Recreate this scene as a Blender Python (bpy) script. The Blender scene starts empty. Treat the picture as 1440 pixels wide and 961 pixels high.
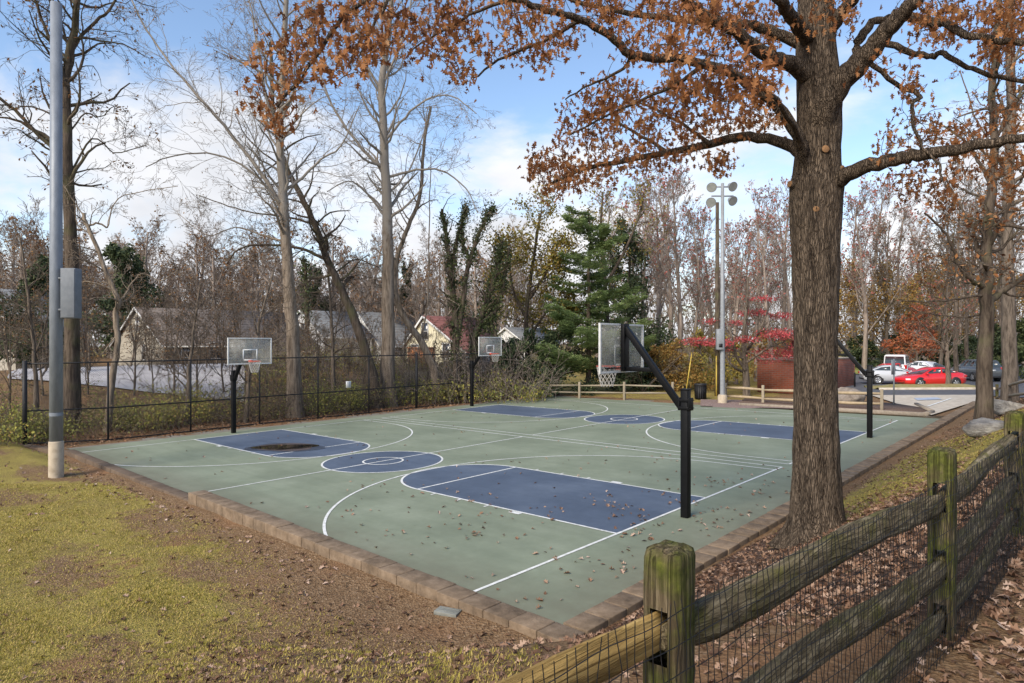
import bpy, math, random
import numpy as np
from mathutils import Vector
rng = np.random.default_rng(7)
random.seed(7)
scene = bpy.context.scene
COL = scene.collection
R = math.radians

# ------------------------------------------------------------------ camera model
CX, CY, H, YAW, FPX, HY, TILT = -6.8172, 12.1692, 3.6186, -0.8274, 914.03, 482.6, 0.0139
FW = np.array([math.cos(YAW), math.sin(YAW)])
RT = np.array([math.sin(YAW), -math.cos(YAW)])
CL, CD, CW, CF = 19.63, 13.63, 6.54, 5.90      # court length, spacing, half width, free throw distance

def sm(a, b, x):
    t = np.clip((np.asarray(x, float) - a) / (b - a), 0, 1)
    return t * t * (3 - 2 * t)

def plane_z(x, y):
    r = (np.asarray(x, float) - CX) * RT[0] + (np.asarray(y, float) - CY) * RT[1]
    return TILT * np.clip(r, -34, 45)

def on_court(x, y, g=0.0):
    x = np.asarray(x, float); y = np.asarray(y, float)
    return (x > -1.75 - g) & (x < 21.0 + g) & (y < 5.75 + g) & (y > -21.6 - g)

def terrain(x, y):
    x = np.asarray(x, float); y = np.asarray(y, float)
    z = plane_z(x, y)
    # low bank that climbs from the court edge up to the path
    x0 = -2.15 + 4.4 * sm(6.0, 9.5, y)
    t = np.clip((x0 - x) / (x0 + 5.7), 0, 1)
    fade = 1 - .99 * sm(-23, -33, y)
    z = z + (1.72 + .07) * (0.45 * t + 0.55 * t * t * (3 - 2 * t)) * fade
    out = sm(0.0, 0.8, np.maximum(-1.9 - x, y - 5.9))
    z = z - 0.07 * out
    # lawn corner by the chain link fence
    z = z + 0.42 * sm(14, 21, x) * sm(6.0, 7.5, y)
    # rise behind the fence
    z = z + (2.35 * sm(23, 37, x) - .65 * sm(43, 54, x) + 0.008 * np.clip(x - 60, 0, 200)) * (0.25 + 0.75 * sm(-34, -14, y))
    z = z + 0.9 * sm(-30, -60, y) * sm(8, 22, x)
    bump = 0.022 * np.sin(1.7 * x + 0.6 * y) * np.sin(1.3 * y - 0.5 * x) + 0.012 * np.sin(4.1 * x - 2.2 * y) * np.sin(3.7 * y + 1.1 * x)
    flat = (1 - sm(20.5, 22.5, x) * 0) * np.where(on_court(x, y, .4) | ((y < -21) & (x < 8)), 0.0, 1.0)
    z = z + bump * flat
    z = np.where(on_court(x, y, 0.02), plane_z(x, y) - 0.06, z)
    return z

def at(u, v, d):
    l = (u - 720) / FPX * d
    return np.array([CX + d * FW[0] + l * RT[0], CY + d * FW[1] + l * RT[1], H - (v - HY) * d / FPX])

def gd(u, d):
    p = at(u, HY, d); p[2] = float(terrain(p[0], p[1])); return p

def gp(u, v):
    d = H * FPX / (v - HY + TILT * (u - 720)); return at(u, v, d)

def to_px(P):
    P = np.asarray(P, float)
    dx, dy = P[..., 0] - CX, P[..., 1] - CY
    d = dx * FW[0] + dy * FW[1]; l = dx * RT[0] + dy * RT[1]
    dd = np.where(d > .05, d, .05)
    return 720 + FPX * l / dd, HY - FPX * (P[..., 2] - H) / dd, d

# ------------------------------------------------------------------ mesh builder
class MB:
    def __init__(s): s.V = []; s.L = []; s.S = []; s.M = []; s.A = []; s.n = 0
    def add(s, V, F, m=0, tint=None):
        V = np.asarray(V, float).reshape(-1, 3)
        groups = F if isinstance(F, list) and len(F) and isinstance(F[0], np.ndarray) and F[0].ndim == 2 else None
        if groups is None:
            by = {}
            for f in F: by.setdefault(len(f), []).append(f)
            groups = [np.array(g) for g in by.values()]
        for g in groups:
            k = g.shape[1]
            s.L.append((g + s.n).ravel()); s.S.append(np.full(len(g), k)); s.M.append(np.full(len(g), m))
            if tint is None: s.A.append(np.full(len(g), random.random()))
            elif np.isscalar(tint): s.A.append(np.full(len(g), tint))
            else: s.A.append(np.asarray(tint, float))
        s.V.append(V); s.n += len(V); return s
    def box(s, c, size, rz=0, m=0, tint=None, taper=(1, 1)):
        hx, hy, hz = np.array(size) / 2.
        P = np.array([[sx * hx * (taper[0] if sz > 0 else 1), sy * hy * (taper[1] if sz > 0 else 1), sz * hz] for sz in (-1, 1) for sx, sy in ((-1, -1), (1, -1), (1, 1), (-1, 1))])
        cz, sn = math.cos(rz), math.sin(rz)
        P = np.stack([P[:, 0] * cz - P[:, 1] * sn, P[:, 0] * sn + P[:, 1] * cz, P[:, 2]], 1) + np.array(c)
        return s.add(P, [np.array([[3, 2, 1, 0], [4, 5, 6, 7], [0, 1, 5, 4], [1, 2, 6, 5], [2, 3, 7, 6], [3, 0, 4, 7]])], m, tint)
    def poly(s, pts, m=0, tint=None): return s.add(np.array(pts, float), [np.arange(len(pts))[None, :]], m, tint)
    def prism(s, pts, z0, z1, m=0, tint=None):
        n = len(pts); P = [(p[0], p[1], z0) for p in pts] + [(p[0], p[1], z1) for p in pts]
        F = [tuple(range(n))[::-1], tuple(range(n, 2 * n))] + [(i, (i + 1) % n, n + (i + 1) % n, n + i) for i in range(n)]
        return s.add(P, F, m, tint)
    def beam(s, a, b, w, h, m=0, tint=None, up=(0, 0, 1), rnd=False):
        a = np.array(a, float); b = np.array(b, float); t = (b - a) / np.linalg.norm(b - a)
        u = np.cross(t, np.array(up, float)); u /= np.linalg.norm(u); v = np.cross(u, t)
        P = [q + u * i * w / 2 + v * j * h / 2 for q in (a, b) for i, j in ((-1, -1), (1, -1), (1, 1), (-1, 1))]
        return s.add(P, [np.array([[3, 2, 1, 0], [4, 5, 6, 7], [0, 1, 5, 4], [1, 2, 6, 5], [2, 3, 7, 6], [3, 0, 4, 7]])], m, tint)
    def tube(s, pts, rad, n=6, m=0, tint=None, caps=False, closed=False):
        pts = np.asarray(pts, float); k = len(pts)
        rad = np.full(k, rad) if np.isscalar(rad) else np.asarray(rad, float)
        T = np.gradient(pts, axis=0); T /= (np.linalg.norm(T, axis=1, keepdims=True) + 1e-9)
        ref = np.array([0, 0, 1.]) if abs(T[:, 2]).mean() < .75 else np.array([1., 0.31, 0])
        U = np.cross(T, ref); U /= (np.linalg.norm(U, axis=1, keepdims=True) + 1e-9); W = np.cross(T, U)
        a = np.arange(n) * 2 * np.pi / n
        V = pts[:, None, :] + rad[:, None, None] * (np.cos(a)[None, :, None] * U[:, None, :] + np.sin(a)[None, :, None] * W[:, None, :])
        i = np.arange(k - 1)[:, None] * n; j = np.arange(n)[None, :]; j2 = (j + 1) % n
        F = np.stack([i + j, i + j2, i + n + j2, i + n + j], -1).reshape(-1, 4)
        G = [F]
        if caps: G += [np.arange(n)[::-1][None, :], (np.arange(n) + (k - 1) * n)[None, :]]
        for g in G: s.add(V.reshape(-1, 3) if g is G[0] else np.zeros((0, 3)), [g if g is G[0] else g - k * n], m, tint if tint is not None else 0.5)
        return s
    def lathe(s, prof, n=20, c=(0, 0, 0), axis='z', m=0, tint=None):
        prof = np.array(prof, float); a = np.arange(n) * 2 * np.pi / n
        r, h = prof[:, 0][:, None], prof[:, 1][:, None]
        X, Y, Z = r * np.cos(a), r * np.sin(a), h + 0 * a
        V = {'z': np.stack([X, Y, Z], -1), 'y': np.stack([X, Z, Y], -1), 'x': np.stack([Z, X, Y], -1)}[axis].reshape(-1, 3) + np.array(c)
        k = len(prof); i = np.arange(k - 1)[:, None] * n; j = np.arange(n)[None, :]; j2 = (j + 1) % n
        return s.add(V, [np.stack([i + j, i + j2, i + n + j2, i + n + j], -1).reshape(-1, 4)], m, tint)
    def scatter(s, TV, TF, P, X, Y, Z, m=0, tint=None):
        """copies of a template: TV (k,3), TF list of index lists, frames X,Y,Z (N,3) scaled, origin P (N,3)"""
        N = len(P); k = len(TV)
        if N == 0: return s
        if TV.ndim == 2: V = P[:, None, :] + TV[None, :, 0:1] * X[:, None, :] + TV[None, :, 1:2] * Y[:, None, :] + TV[None, :, 2:3] * Z[:, None, :]
        by = {}
        for f in TF: by.setdefault(len(f), []).append(f)
        first = True
        t = rng.random(N) if tint is None else (np.full(N, tint) if np.isscalar(tint) else tint)
        for g in by.values():
            g = np.array(g); F = (g[None] + (np.arange(N) * k)[:, None, None]).reshape(-1, g.shape[1])
            tt = np.repeat(t, len(g))
            if first: s.add(V.reshape(-1, 3), [F], m, tt); first = False
            else: s.add(np.zeros((0, 3)), [F - N * k], m, tt)
        return s
    def build(s, name, mats, parent=None, smooth=False, origin=None, bevel=0):
        me = bpy.data.meshes.new(name)
        V = np.concatenate(s.V); L = np.concatenate(s.L).astype(np.int32); S = np.concatenate(s.S).astype(np.int32)
        if origin is not None: V = V - np.array(origin)
        me.vertices.add(len(V)); me.vertices.foreach_set('co', V.astype(np.float32).ravel())
        me.loops.add(len(L)); me.loops.foreach_set('vertex_index', L)
        me.polygons.add(len(S)); st = np.zeros(len(S), np.int32); st[1:] = np.cumsum(S)[:-1]
        me.polygons.foreach_set('loop_start', st)
        if not isinstance(mats, (list, tuple)): mats = [mats]
        for q in mats: me.materials.append(q)
        me.polygons.foreach_set('material_index', np.concatenate(s.M).astype(np.int32))
        if smooth: me.polygons.foreach_set('use_smooth', np.ones(len(S), bool))
        at_ = me.attributes.new('tint', 'FLOAT', 'FACE'); at_.data.foreach_set('value', np.concatenate(s.A).astype(np.float32))
        me.update(calc_edges=True); me.validate()
        o = bpy.data.objects.new(name, me); COL.objects.link(o)
        if parent is not None: o.parent = parent
        elif origin is not None: o.location = Vector(origin)
        if bevel:
            b = o.modifiers.new('edge', 'BEVEL'); b.width = bevel; b.segments = 2; b.limit_method = 'ANGLE'; b.angle_limit = R(40)
        return o

def thing(name, label, cat, loc=(0, 0, 0), rz=0, group=None):
    o = bpy.data.objects.new(name, None); COL.objects.link(o); o.empty_display_size = .2
    o.location = Vector([float(v) for v in loc]); o.rotation_euler = (0, 0, rz); o['label'] = label; o['category'] = cat
    if group: o['group'] = group
    return o
def tag(o, label, cat, group=None):
    o['label'] = label; o['category'] = cat
    if group: o['group'] = group
    return o
def kind(o, k): o['kind'] = k; return o
def copy_tree(o, parent=None):
    c = o.copy(); COL.objects.link(c); c.parent = parent
    for ch in o.children: copy_tree(ch, c)
    return c

# ------------------------------------------------------------------ materials
def newmat(name):
    m = bpy.data.materials.new(name); m.use_nodes = True
    nt = m.node_tree; return m, nt, nt.nodes, nt.links, nt.nodes['Principled BSDF']
def ramp(N, cols):
    r = N.new('ShaderNodeValToRGB'); el = r.color_ramp.elements
    while len(el) < len(cols): el.new(0.5)
    for e, (p, c) in zip(el, cols): e.position = p; e.color = (*c, 1)
    return r
def nmat(name, cols, scale=5, rough=.8, bump=0, bscale=None, stretch=(1, 1, 1), metallic=0, tint=None, tmix=.5, detail=6, spec=.3, bdist=.02, coat=0):
    m, nt, N, Lk, B = newmat(name)
    tc = N.new('ShaderNodeTexCoord'); mp = N.new('ShaderNodeMapping'); mp.inputs['Scale'].default_value = stretch
    Lk.new(tc.outputs['Object'], mp.inputs[0])
    no = N.new('ShaderNodeTexNoise'); no.inputs['Scale'].default_value = scale; no.inputs['Detail'].default_value = detail; no.inputs['Roughness'].default_value = .62
    Lk.new(mp.outputs[0], no.inputs['Vector'])
    if len(cols) == 1: cols = [cols[0], cols[0]]
    if not isinstance(cols[0][0], (tuple, list)) and len(cols[0]) == 3:
        k = len(cols); cols = [(.3 + .4 * i / (k - 1), c) for i, c in enumerate(cols)]
    rp = ramp(N, cols); Lk.new(no.outputs['Fac'], rp.inputs[0]); out = rp.outputs[0]
    if tint:
        at_ = N.new('ShaderNodeAttribute'); at_.attribute_name = 'tint'
        k = len(tint); rt_ = ramp(N, [(i / (k - 1), c) for i, c in enumerate(tint)]); Lk.new(at_.outputs['Fac'], rt_.inputs[0])
        mx = N.new('ShaderNodeMixRGB'); mx.inputs[0].default_value = tmix; Lk.new(out, mx.inputs[1]); Lk.new(rt_.outputs[0], mx.inputs[2]); out = mx.outputs[0]
    Lk.new(out, B.inputs['Base Color'])
    B.inputs['Roughness'].default_value = rough; B.inputs['Metallic'].default_value = metallic; B.inputs['Specular IOR Level'].default_value = spec
    if coat: B.inputs['Coat Weight'].default_value = coat; B.inputs['Coat Roughness'].default_value = .05
    if bump:
        n2 = N.new('ShaderNodeTexNoise'); n2.inputs['Scale'].default_value = bscale or scale * 3; n2.inputs['Detail'].default_value = 7; n2.inputs['Roughness'].default_value = .65
        Lk.new(mp.outputs[0], n2.inputs['Vector'])
        b = N.new('ShaderNodeBump'); b.inputs['Strength'].default_value = bump; b.inputs['Distance'].default_value = bdist
        Lk.new(n2.outputs['Fac'], b.inputs['Height']); Lk.new(b.outputs[0], B.inputs['Normal'])
    return m
def leafmat(name, tint, rough=.7, trans=.25):
    m, nt, N, Lk, B = newmat(name)
    at_ = N.new('ShaderNodeAttribute'); at_.attribute_name = 'tint'
    k = len(tint); rt_ = ramp(N, [(i / (k - 1), c) for i, c in enumerate(tint)]); Lk.new(at_.outputs['Fac'], rt_.inputs[0])
    Lk.new(rt_.outputs[0], B.inputs['Base Color']); B.inputs['Roughness'].default_value = rough; B.inputs['Specular IOR Level'].default_value = .2
    if trans:
        t = N.new('ShaderNodeBsdfTranslucent'); Lk.new(rt_.outputs[0], t.inputs[0])
        mx = N.new('ShaderNodeMixShader'); mx.inputs[0].default_value = trans
        Lk.new(B.outputs[0], mx.inputs[1]); Lk.new(t.outputs[0], mx.inputs[2]); Lk.new(mx.outputs[0], N['Material Output'].inputs[0])
    return m
def plain(name, c, rough=.5, metallic=0, spec=.5): 
    return nmat(name, [tuple(x * .88 for x in c), c], 9, rough, 0, metallic=metallic, spec=spec)
def glassmat(name, c=(.03, .04, .05), rough=.06):
    m, nt, N, Lk, B = newmat(name); B.inputs['Base Color'].default_value = (*c, 1); B.inputs['Roughness'].default_value = rough; B.inputs['Specular IOR Level'].default_value = .8
    return m

def barkmat(name, dark, light, moss=None, scale=7, st=(1, 1, .16), bump=.9, bdist=.03, hi=None, crack=None):
    m, nt, N, Lk, B = newmat(name)
    tc = N.new('ShaderNodeTexCoord'); mp = N.new('ShaderNodeMapping'); mp.inputs['Scale'].default_value = st
    Lk.new(tc.outputs['Object'], mp.inputs[0])
    no = N.new('ShaderNodeTexNoise'); no.inputs['Scale'].default_value = scale; no.inputs['Detail'].default_value = 8; no.inputs['Roughness'].default_value = .68
    no.inputs['Distortion'].default_value = .35
    Lk.new(mp.outputs[0], no.inputs['Vector'])
    rp = ramp(N, [(.34, dark), (.62, light)]); Lk.new(no.outputs['Fac'], rp.inputs[0]); out = rp.outputs[0]
    big = N.new('ShaderNodeTexNoise'); big.inputs['Scale'].default_value = 1.3; big.inputs['Detail'].default_value = 4; Lk.new(tc.outputs['Object'], big.inputs['Vector'])
    if hi:      # pale upper bark appearing in patches above a height
        sep = N.new('ShaderNodeSeparateXYZ'); Lk.new(tc.outputs['Object'], sep.inputs[0])
        mr = N.new('ShaderNodeMapRange'); mr.inputs[1].default_value = hi[1]; mr.inputs[2].default_value = hi[2]; Lk.new(sep.outputs[2], mr.inputs[0])
        pn = N.new('ShaderNodeTexNoise'); pn.inputs['Scale'].default_value = 3.5; pn.inputs['Detail'].default_value = 5; Lk.new(tc.outputs['Object'], pn.inputs['Vector'])
        ad = N.new('ShaderNodeMath'); ad.operation = 'ADD'; Lk.new(mr.outputs[0], ad.inputs[0]); Lk.new(pn.outputs['Fac'], ad.inputs[1])
        st_ = N.new('ShaderNodeMapRange'); st_.inputs[1].default_value = .85; st_.inputs[2].default_value = 1.1; Lk.new(ad.outputs[0], st_.inputs[0])
        mx = N.new('ShaderNodeMixRGB'); Lk.new(st_.outputs[0], mx.inputs[0]); Lk.new(out, mx.inputs[1]); mx.inputs[2].default_value = (*hi[0], 1); out = mx.outputs[0]
    if moss:
        r2 = ramp(N, [(.5, (0, 0, 0)), (.68, (.55, .55, .55))]); Lk.new(big.outputs['Fac'], r2.inputs[0])
        mx = N.new('ShaderNodeMixRGB'); Lk.new(r2.outputs[0], mx.inputs[0]); Lk.new(out, mx.inputs[1]); mx.inputs[2].default_value = (*moss, 1); out = mx.outputs[0]
    hgt = no.outputs['Fac']
    if crack:    # furrowed plates of bark
        m2 = N.new('ShaderNodeMapping'); m2.inputs['Scale'].default_value = (1, 1, crack[1]); Lk.new(tc.outputs['Object'], m2.inputs[0])
        dn = N.new('ShaderNodeTexNoise'); dn.inputs['Scale'].default_value = 7; dn.inputs['Detail'].default_value = 5; Lk.new(m2.outputs[0], dn.inputs['Vector'])
        mm = N.new('ShaderNodeMixRGB'); mm.inputs[0].default_value = .09; Lk.new(m2.outputs[0], mm.inputs[1]); Lk.new(dn.outputs['Color'], mm.inputs[2])
        vo = N.new('ShaderNodeTexVoronoi'); vo.feature = 'DISTANCE_TO_EDGE'; vo.inputs['Scale'].default_value = crack[0]; Lk.new(mm.outputs[0], vo.inputs['Vector'])
        mr2 = N.new('ShaderNodeMapRange'); mr2.inputs[1].default_value = .0; mr2.inputs[2].default_value = .22; Lk.new(vo.outputs['Distance'], mr2.inputs[0])
        rc = ramp(N, [(0, (.46, .43, .40)), (.5, (.95, .95, .95)), (1, (1.1, 1.1, 1.08))]); Lk.new(mr2.outputs[0], rc.inputs[0])
        mc = N.new('ShaderNodeMixRGB'); mc.blend_type = 'MULTIPLY'; mc.inputs[0].default_value = .65; Lk.new(out, mc.inputs[1]); Lk.new(rc.outputs[0], mc.inputs[2]); out = mc.outputs[0]
        ah = N.new('ShaderNodeMath'); ah.operation = 'MULTIPLY_ADD'; Lk.new(mr2.outputs[0], ah.inputs[0]); ah.inputs[1].default_value = .8; Lk.new(hgt, ah.inputs[2]); hgt = ah.outputs[0]
    Lk.new(out, B.inputs['Base Color']); B.inputs['Roughness'].default_value = .92; B.inputs['Specular IOR Level'].default_value = .12
    b = N.new('ShaderNodeBump'); b.inputs['Strength'].default_value = bump; b.inputs['Distance'].default_value = bdist
    Lk.new(hgt, b.inputs['Height']); Lk.new(b.outputs[0], B.inputs['Normal'])
    return m

M = {}
M['oak_bark'] = barkmat('oak_bark', (.045, .033, .024), (.215, .163, .118), scale=9, st=(1.6, 1.6, .28), bump=1, bdist=.05, crack=(46, .13))
M['limb_bark'] = barkmat('limb_bark', (.030, .021, .015), (.15, .108, .074), scale=14, st=(1.6, 1.6, 1.0), bump=1, bdist=.03)
M['dark_bark'] = barkmat('dark_bark', (.03, .022, .017), (.13, .10, .075), moss=(.10, .10, .045), scale=8)
M['grey_bark'] = barkmat('grey_bark', (.048, .038, .03), (.20, .16, .125), scale=11)
M['tan_bark'] = barkmat('tan_bark', (.08, .06, .045), (.30, .24, .18), scale=8)
M['syc_bark'] = barkmat('syc_bark', (.09, .068, .05), (.27, .215, .165), hi=((.26, .228, .192), 6.5, 14.0), scale=8)
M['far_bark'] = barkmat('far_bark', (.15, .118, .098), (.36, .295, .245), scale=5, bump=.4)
M['rust_leaf'] = leafmat('rust_leaf', [(.10, .040, .020), (.20, .078, .030), (.32, .132, .048), (.42, .195, .075), (.50, .31, .17)], trans=.38)
M['litter_leaf'] = leafmat('litter_leaf', [(.06, .032, .02), (.13, .07, .042), (.23, .135, .085), (.34, .23, .165), (.50, .38, .31)], trans=.0)
M['few_leaf'] = leafmat('few_leaf', [(.16, .07, .03), (.26, .13, .05), (.30, .19, .09)])
M['under_leaf'] = leafmat('under_leaf', [(.19, .125, .07), (.21, .16, .075), (.21, .225, .07), (.30, .31, .08), (.44, .40, .09), (.36, .22, .085)])
M['yel_leaf'] = leafmat('yel_leaf', [(.14, .14, .03), (.26, .22, .05), (.34, .26, .06), (.30, .17, .05)])
M['gold_leaf'] = leafmat('gold_leaf', [(.20, .10, .03), (.32, .18, .05), (.36, .24, .07), (.22, .17, .06)])
M['red_leaf'] = leafmat('red_leaf', [(.36, .05, .06), (.52, .085, .10), (.46, .08, .075), (.56, .19, .17)])
M['pink_leaf'] = leafmat('pink_leaf', [(.30, .09, .07), (.42, .15, .12), (.36, .16, .10)])
M['orange_leaf'] = leafmat('orange_leaf', [(.36, .10, .05), (.46, .15, .07), (.44, .20, .10)])
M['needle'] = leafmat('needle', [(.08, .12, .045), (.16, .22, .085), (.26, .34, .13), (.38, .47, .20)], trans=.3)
M['dark_needle'] = leafmat('dark_needle', [(.030, .045, .026), (.045, .068, .034), (.075, .098, .045), (.12, .14, .065)], trans=.2)
M['ivy'] = leafmat('ivy', [(.035, .05, .022), (.055, .075, .03), (.085, .105, .04), (.13, .14, .055)], trans=.15)
M['grass_blade'] = leafmat('grass_blade', [(.17, .155, .03), (.30, .26, .05), (.42, .34, .075), (.50, .385, .12), (.46, .32, .15)], trans=.2)
M['black_metal'] = nmat('black_metal', [(.004, .004, .0045), (.008, .008, .009)], 6, .5, .04, 60, spec=.2)
M['black_paint'] = nmat('black_paint', [(.012, .012, .013), (.022, .022, .024)], 5, .55)
M['galv'] = nmat('galv', [(.17, .19, .22), (.24, .265, .30)], 8, .5, .03, 40, metallic=.15, stretch=(1, 1, .3))
M['galv_far'] = nmat('galv_far', [(.22, .23, .245), (.30, .315, .33)], 8, .55, metallic=.1)
M['boxgrey'] = nmat('boxgrey', [(.13, .145, .165), (.18, .195, .215)], 6, .55)
M['tan_conc'] = nmat('tan_conc', [(.30, .24, .17), (.42, .35, .26), (.48, .40, .30)], 5, .85, .2, 30)
M['white'] = plain('white', (.78, .78, .76), .5)
M['red_rim'] = plain('red_rim', (.55, .08, .04), .45)
M['net'] = plain('net', (.56, .54, .50), .8)
M['cut_wood'] = nmat('cut_wood', [(.14, .075, .035), (.30, .165, .075)], 18, .85)
# ------------------------------------------------------------------ ground
def axis(knots):
    out = []
    for (a, b, st) in knots: out += list(np.arange(a, b, st))
    return np.array(out + [knots[-1][1]])
gx = axis([(-70, -14, 2.5), (-14, -8, .6), (-8, 8, .16), (8, 24, .3), (24, 48, .7), (48, 120, 3), (120, 420, 20)])
gy = axis([(-420, -120, 20), (-120, -48, 3), (-48, -24, .6), (-24, 2, .35), (2, 12, .16), (12, 22, .4), (22, 60, 2), (60, 200, 10)])
GX, GY = np.meshgrid(gx, gy, indexing='ij')
GZ = terrain(GX, GY)
ni, nj = GX.shape
idx = np.arange(ni * nj).reshape(ni, nj)
gmb = MB(); gmb.add(np.stack([GX, GY, GZ], -1).reshape(-1, 3), [np.stack([idx[:-1, :-1], idx[1:, :-1], idx[1:, 1:], idx[:-1, 1:]], -1).reshape(-1, 4)], 0, .5)

def veg_of(x, y):
    """share of grass cover"""
    lawn = sm(-6.2, -3.6, x) * sm(6.2, 6.9, y)
    bare = np.exp(-(((x - 1.2) / 5.0) ** 2 + ((y - 6.6) / 1.35) ** 2))           # bare strip along the front kerb
    bare = np.maximum(bare, .95 * sm(1.5, -3.0, x) * sm(11.0, 7.5, y))
    bare = np.maximum(bare, .75 * np.exp(-(((x - 6.6) / 1.9) ** 2 + ((y - 7.3) / .55) ** 2)))
    bare = np.maximum(bare, .7 * np.exp(-(((x - 4.6) / 1.6) ** 2 + ((y - 7.7) / .5) ** 2)))
    v = lawn * (1 - bare) * (.42 + .58 * sm(-1.5, 5.5, x + .9 * (y - 9)))
    strip = sm(-2.1, -2.7, x) * sm(-6.0, -5.2, x) * sm(2.0, .2, y) * sm(-18, -9, y) * .95  # grass between kerb and fence
    patch = .5 * np.exp(-(((x + 4.4) / .8) ** 2 + ((y - 3.0) / 2.2) ** 2))
    far = sm(-22, -24, y) * sm(7, 10, x) * .6
    back = sm(24, 34, x) * .25
    v = v * (.72 + .5 * np.sin(x * .9 + 1.1 * np.sin(y * 1.3)) * np.sin(y * 1.6 + .8 * np.sin(x * .7)))
    return np.clip(np.maximum.reduce([v, strip, patch, far, back]), 0, 1)
m, nt, N, Lk, B = newmat('ground')
tc = N.new('ShaderNodeTexCoord')
def noise(sc, det=6, rough=.6, dist=0):
    n = N.new('ShaderNodeTexNoise'); n.inputs['Scale'].default_value = sc; n.inputs['Detail'].default_value = det; n.inputs['Roughness'].default_value = rough
    n.inputs['Distortion'].default_value = dist; Lk.new(tc.outputs['Object'], n.inputs['Vector']); return n.outputs['Fac']
def mixc(f, a, b, t='MIX'):
    x = N.new('ShaderNodeMixRGB'); x.blend_type = t
    for k, q in ((0, f), (1, a), (2, b)):
        if isinstance(q, tuple): x.inputs[k].default_value = (*q, 1)
        elif isinstance(q, float): x.inputs[k].default_value = q
        else: Lk.new(q, x.inputs[k])
    return x.outputs[0]
def rmp(f, cols): r = ramp(N, cols); Lk.new(f, r.inputs[0]); return r.outputs[0]
def mth(op, a, b=None):
    x = N.new('ShaderNodeMath'); x.operation = op
    for k, q in ((0, a), (1, b)):
        if q is None: continue
        if isinstance(q, (float, int)): x.inputs[k].default_value = q
        else: Lk.new(q, x.inputs[k])
    return x.outputs[0]
grass_c = rmp(noise(1.1, 8, .7), [(.28, (.22, .145, .06)), (.42, (.34, .26, .08)), (.55, (.42, .335, .09)), (.7, (.49, .37, .13))])
grass_c = mixc(rmp(noise(45, 5, .7), [(.35, (0, 0, 0)), (.65, (.75, .75, .75))]), grass_c, (.115, .10, .038))
soil_c = rmp(noise(16, 9, .75, .4), [(.28, (.08, .046, .025)), (.42, (.185, .108, .056)), (.55, (.275, .166, .088)), (.68, (.38, .255, .145))])
chip = N.new('ShaderNodeTexVoronoi'); chip.inputs['Scale'].default_value = 36; Lk.new(tc.outputs['Object'], chip.inputs['Vector'])
chipc = rmp(chip.outputs['Color'], [(.2, (.065, .042, .026)), (.5, (.165, .112, .065)), (.75, (.25, .18, .11)), (.92, (.42, .33, .235))])
soil_c = mixc(.42, soil_c, chipc)
clay = rmp(noise(.55, 4, .5), [(.53, (0, 0, 0)), (.68, (.65, .65, .65))])
soil_c = mixc(clay, soil_c, (.27, .145, .075))
ma = N.new('ShaderNodeAttribute'); ma.attribute_name = 'bark_mulch'
mulch_c = mixc(.6, rmp(noise(24, 9, .75, .4), [(.3, (.032, .019, .014)), (.5, (.085, .052, .038)), (.68, (.16, .105, .078))]), rmp(chip.outputs['Color'], [(.2, (.035, .021, .016)), (.55, (.10, .063, .047)), (.9, (.24, .17, .13))]))
soil_c = mixc(rmp(mth('ADD', ma.outputs['Fac'], mth('MULTIPLY', mth('SUBTRACT', noise(1.9, 8, .7), .5), .9)), [(.35, (0, 0, 0)), (.6, (1, 1, 1))]), soil_c, mulch_c)
va = N.new('ShaderNodeAttribute'); va.attribute_name = 'veg'
vf = mth('ADD', va.outputs['Fac'], mth('MULTIPLY', mth('SUBTRACT', noise(2.6, 10, .78), .5), 2.1))
vf = rmp(vf, [(.34, (0, 0, 0)), (.62, (1, 1, 1))])
Lk.new(mixc(vf, soil_c, grass_c), B.inputs['Base Color'])
B.inputs['Roughness'].default_value = .95; B.inputs['Specular IOR Level'].default_value = .08
bp = N.new('ShaderNodeBump'); bp.inputs['Strength'].default_value = .9; bp.inputs['Distance'].default_value = .04
Lk.new(mth('ADD', noise(28, 8, .75), mth('MULTIPLY', chip.outputs['Distance'], .6)), bp.inputs['Height']); Lk.new(bp.outputs[0], B.inputs['Normal'])
ground = kind(gmb.build('ground', m, smooth=True), 'structure')
mulch_of = lambda x, y: sm(-1.9, -2.4, x) * sm(-6.9, -5.6, x) * sm(-4, 1.5, y) * sm(7.6, 6.4, y)
mu_ = ground.data.attributes.new('bark_mulch', 'FLOAT', 'POINT'); mu_.data.foreach_set('value', mulch_of(GX, GY).astype(np.float32).ravel())
va_ = ground.data.attributes.new('veg', 'FLOAT', 'POINT'); va_.data.foreach_set('value', veg_of(GX, GY).astype(np.float32).ravel())

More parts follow.
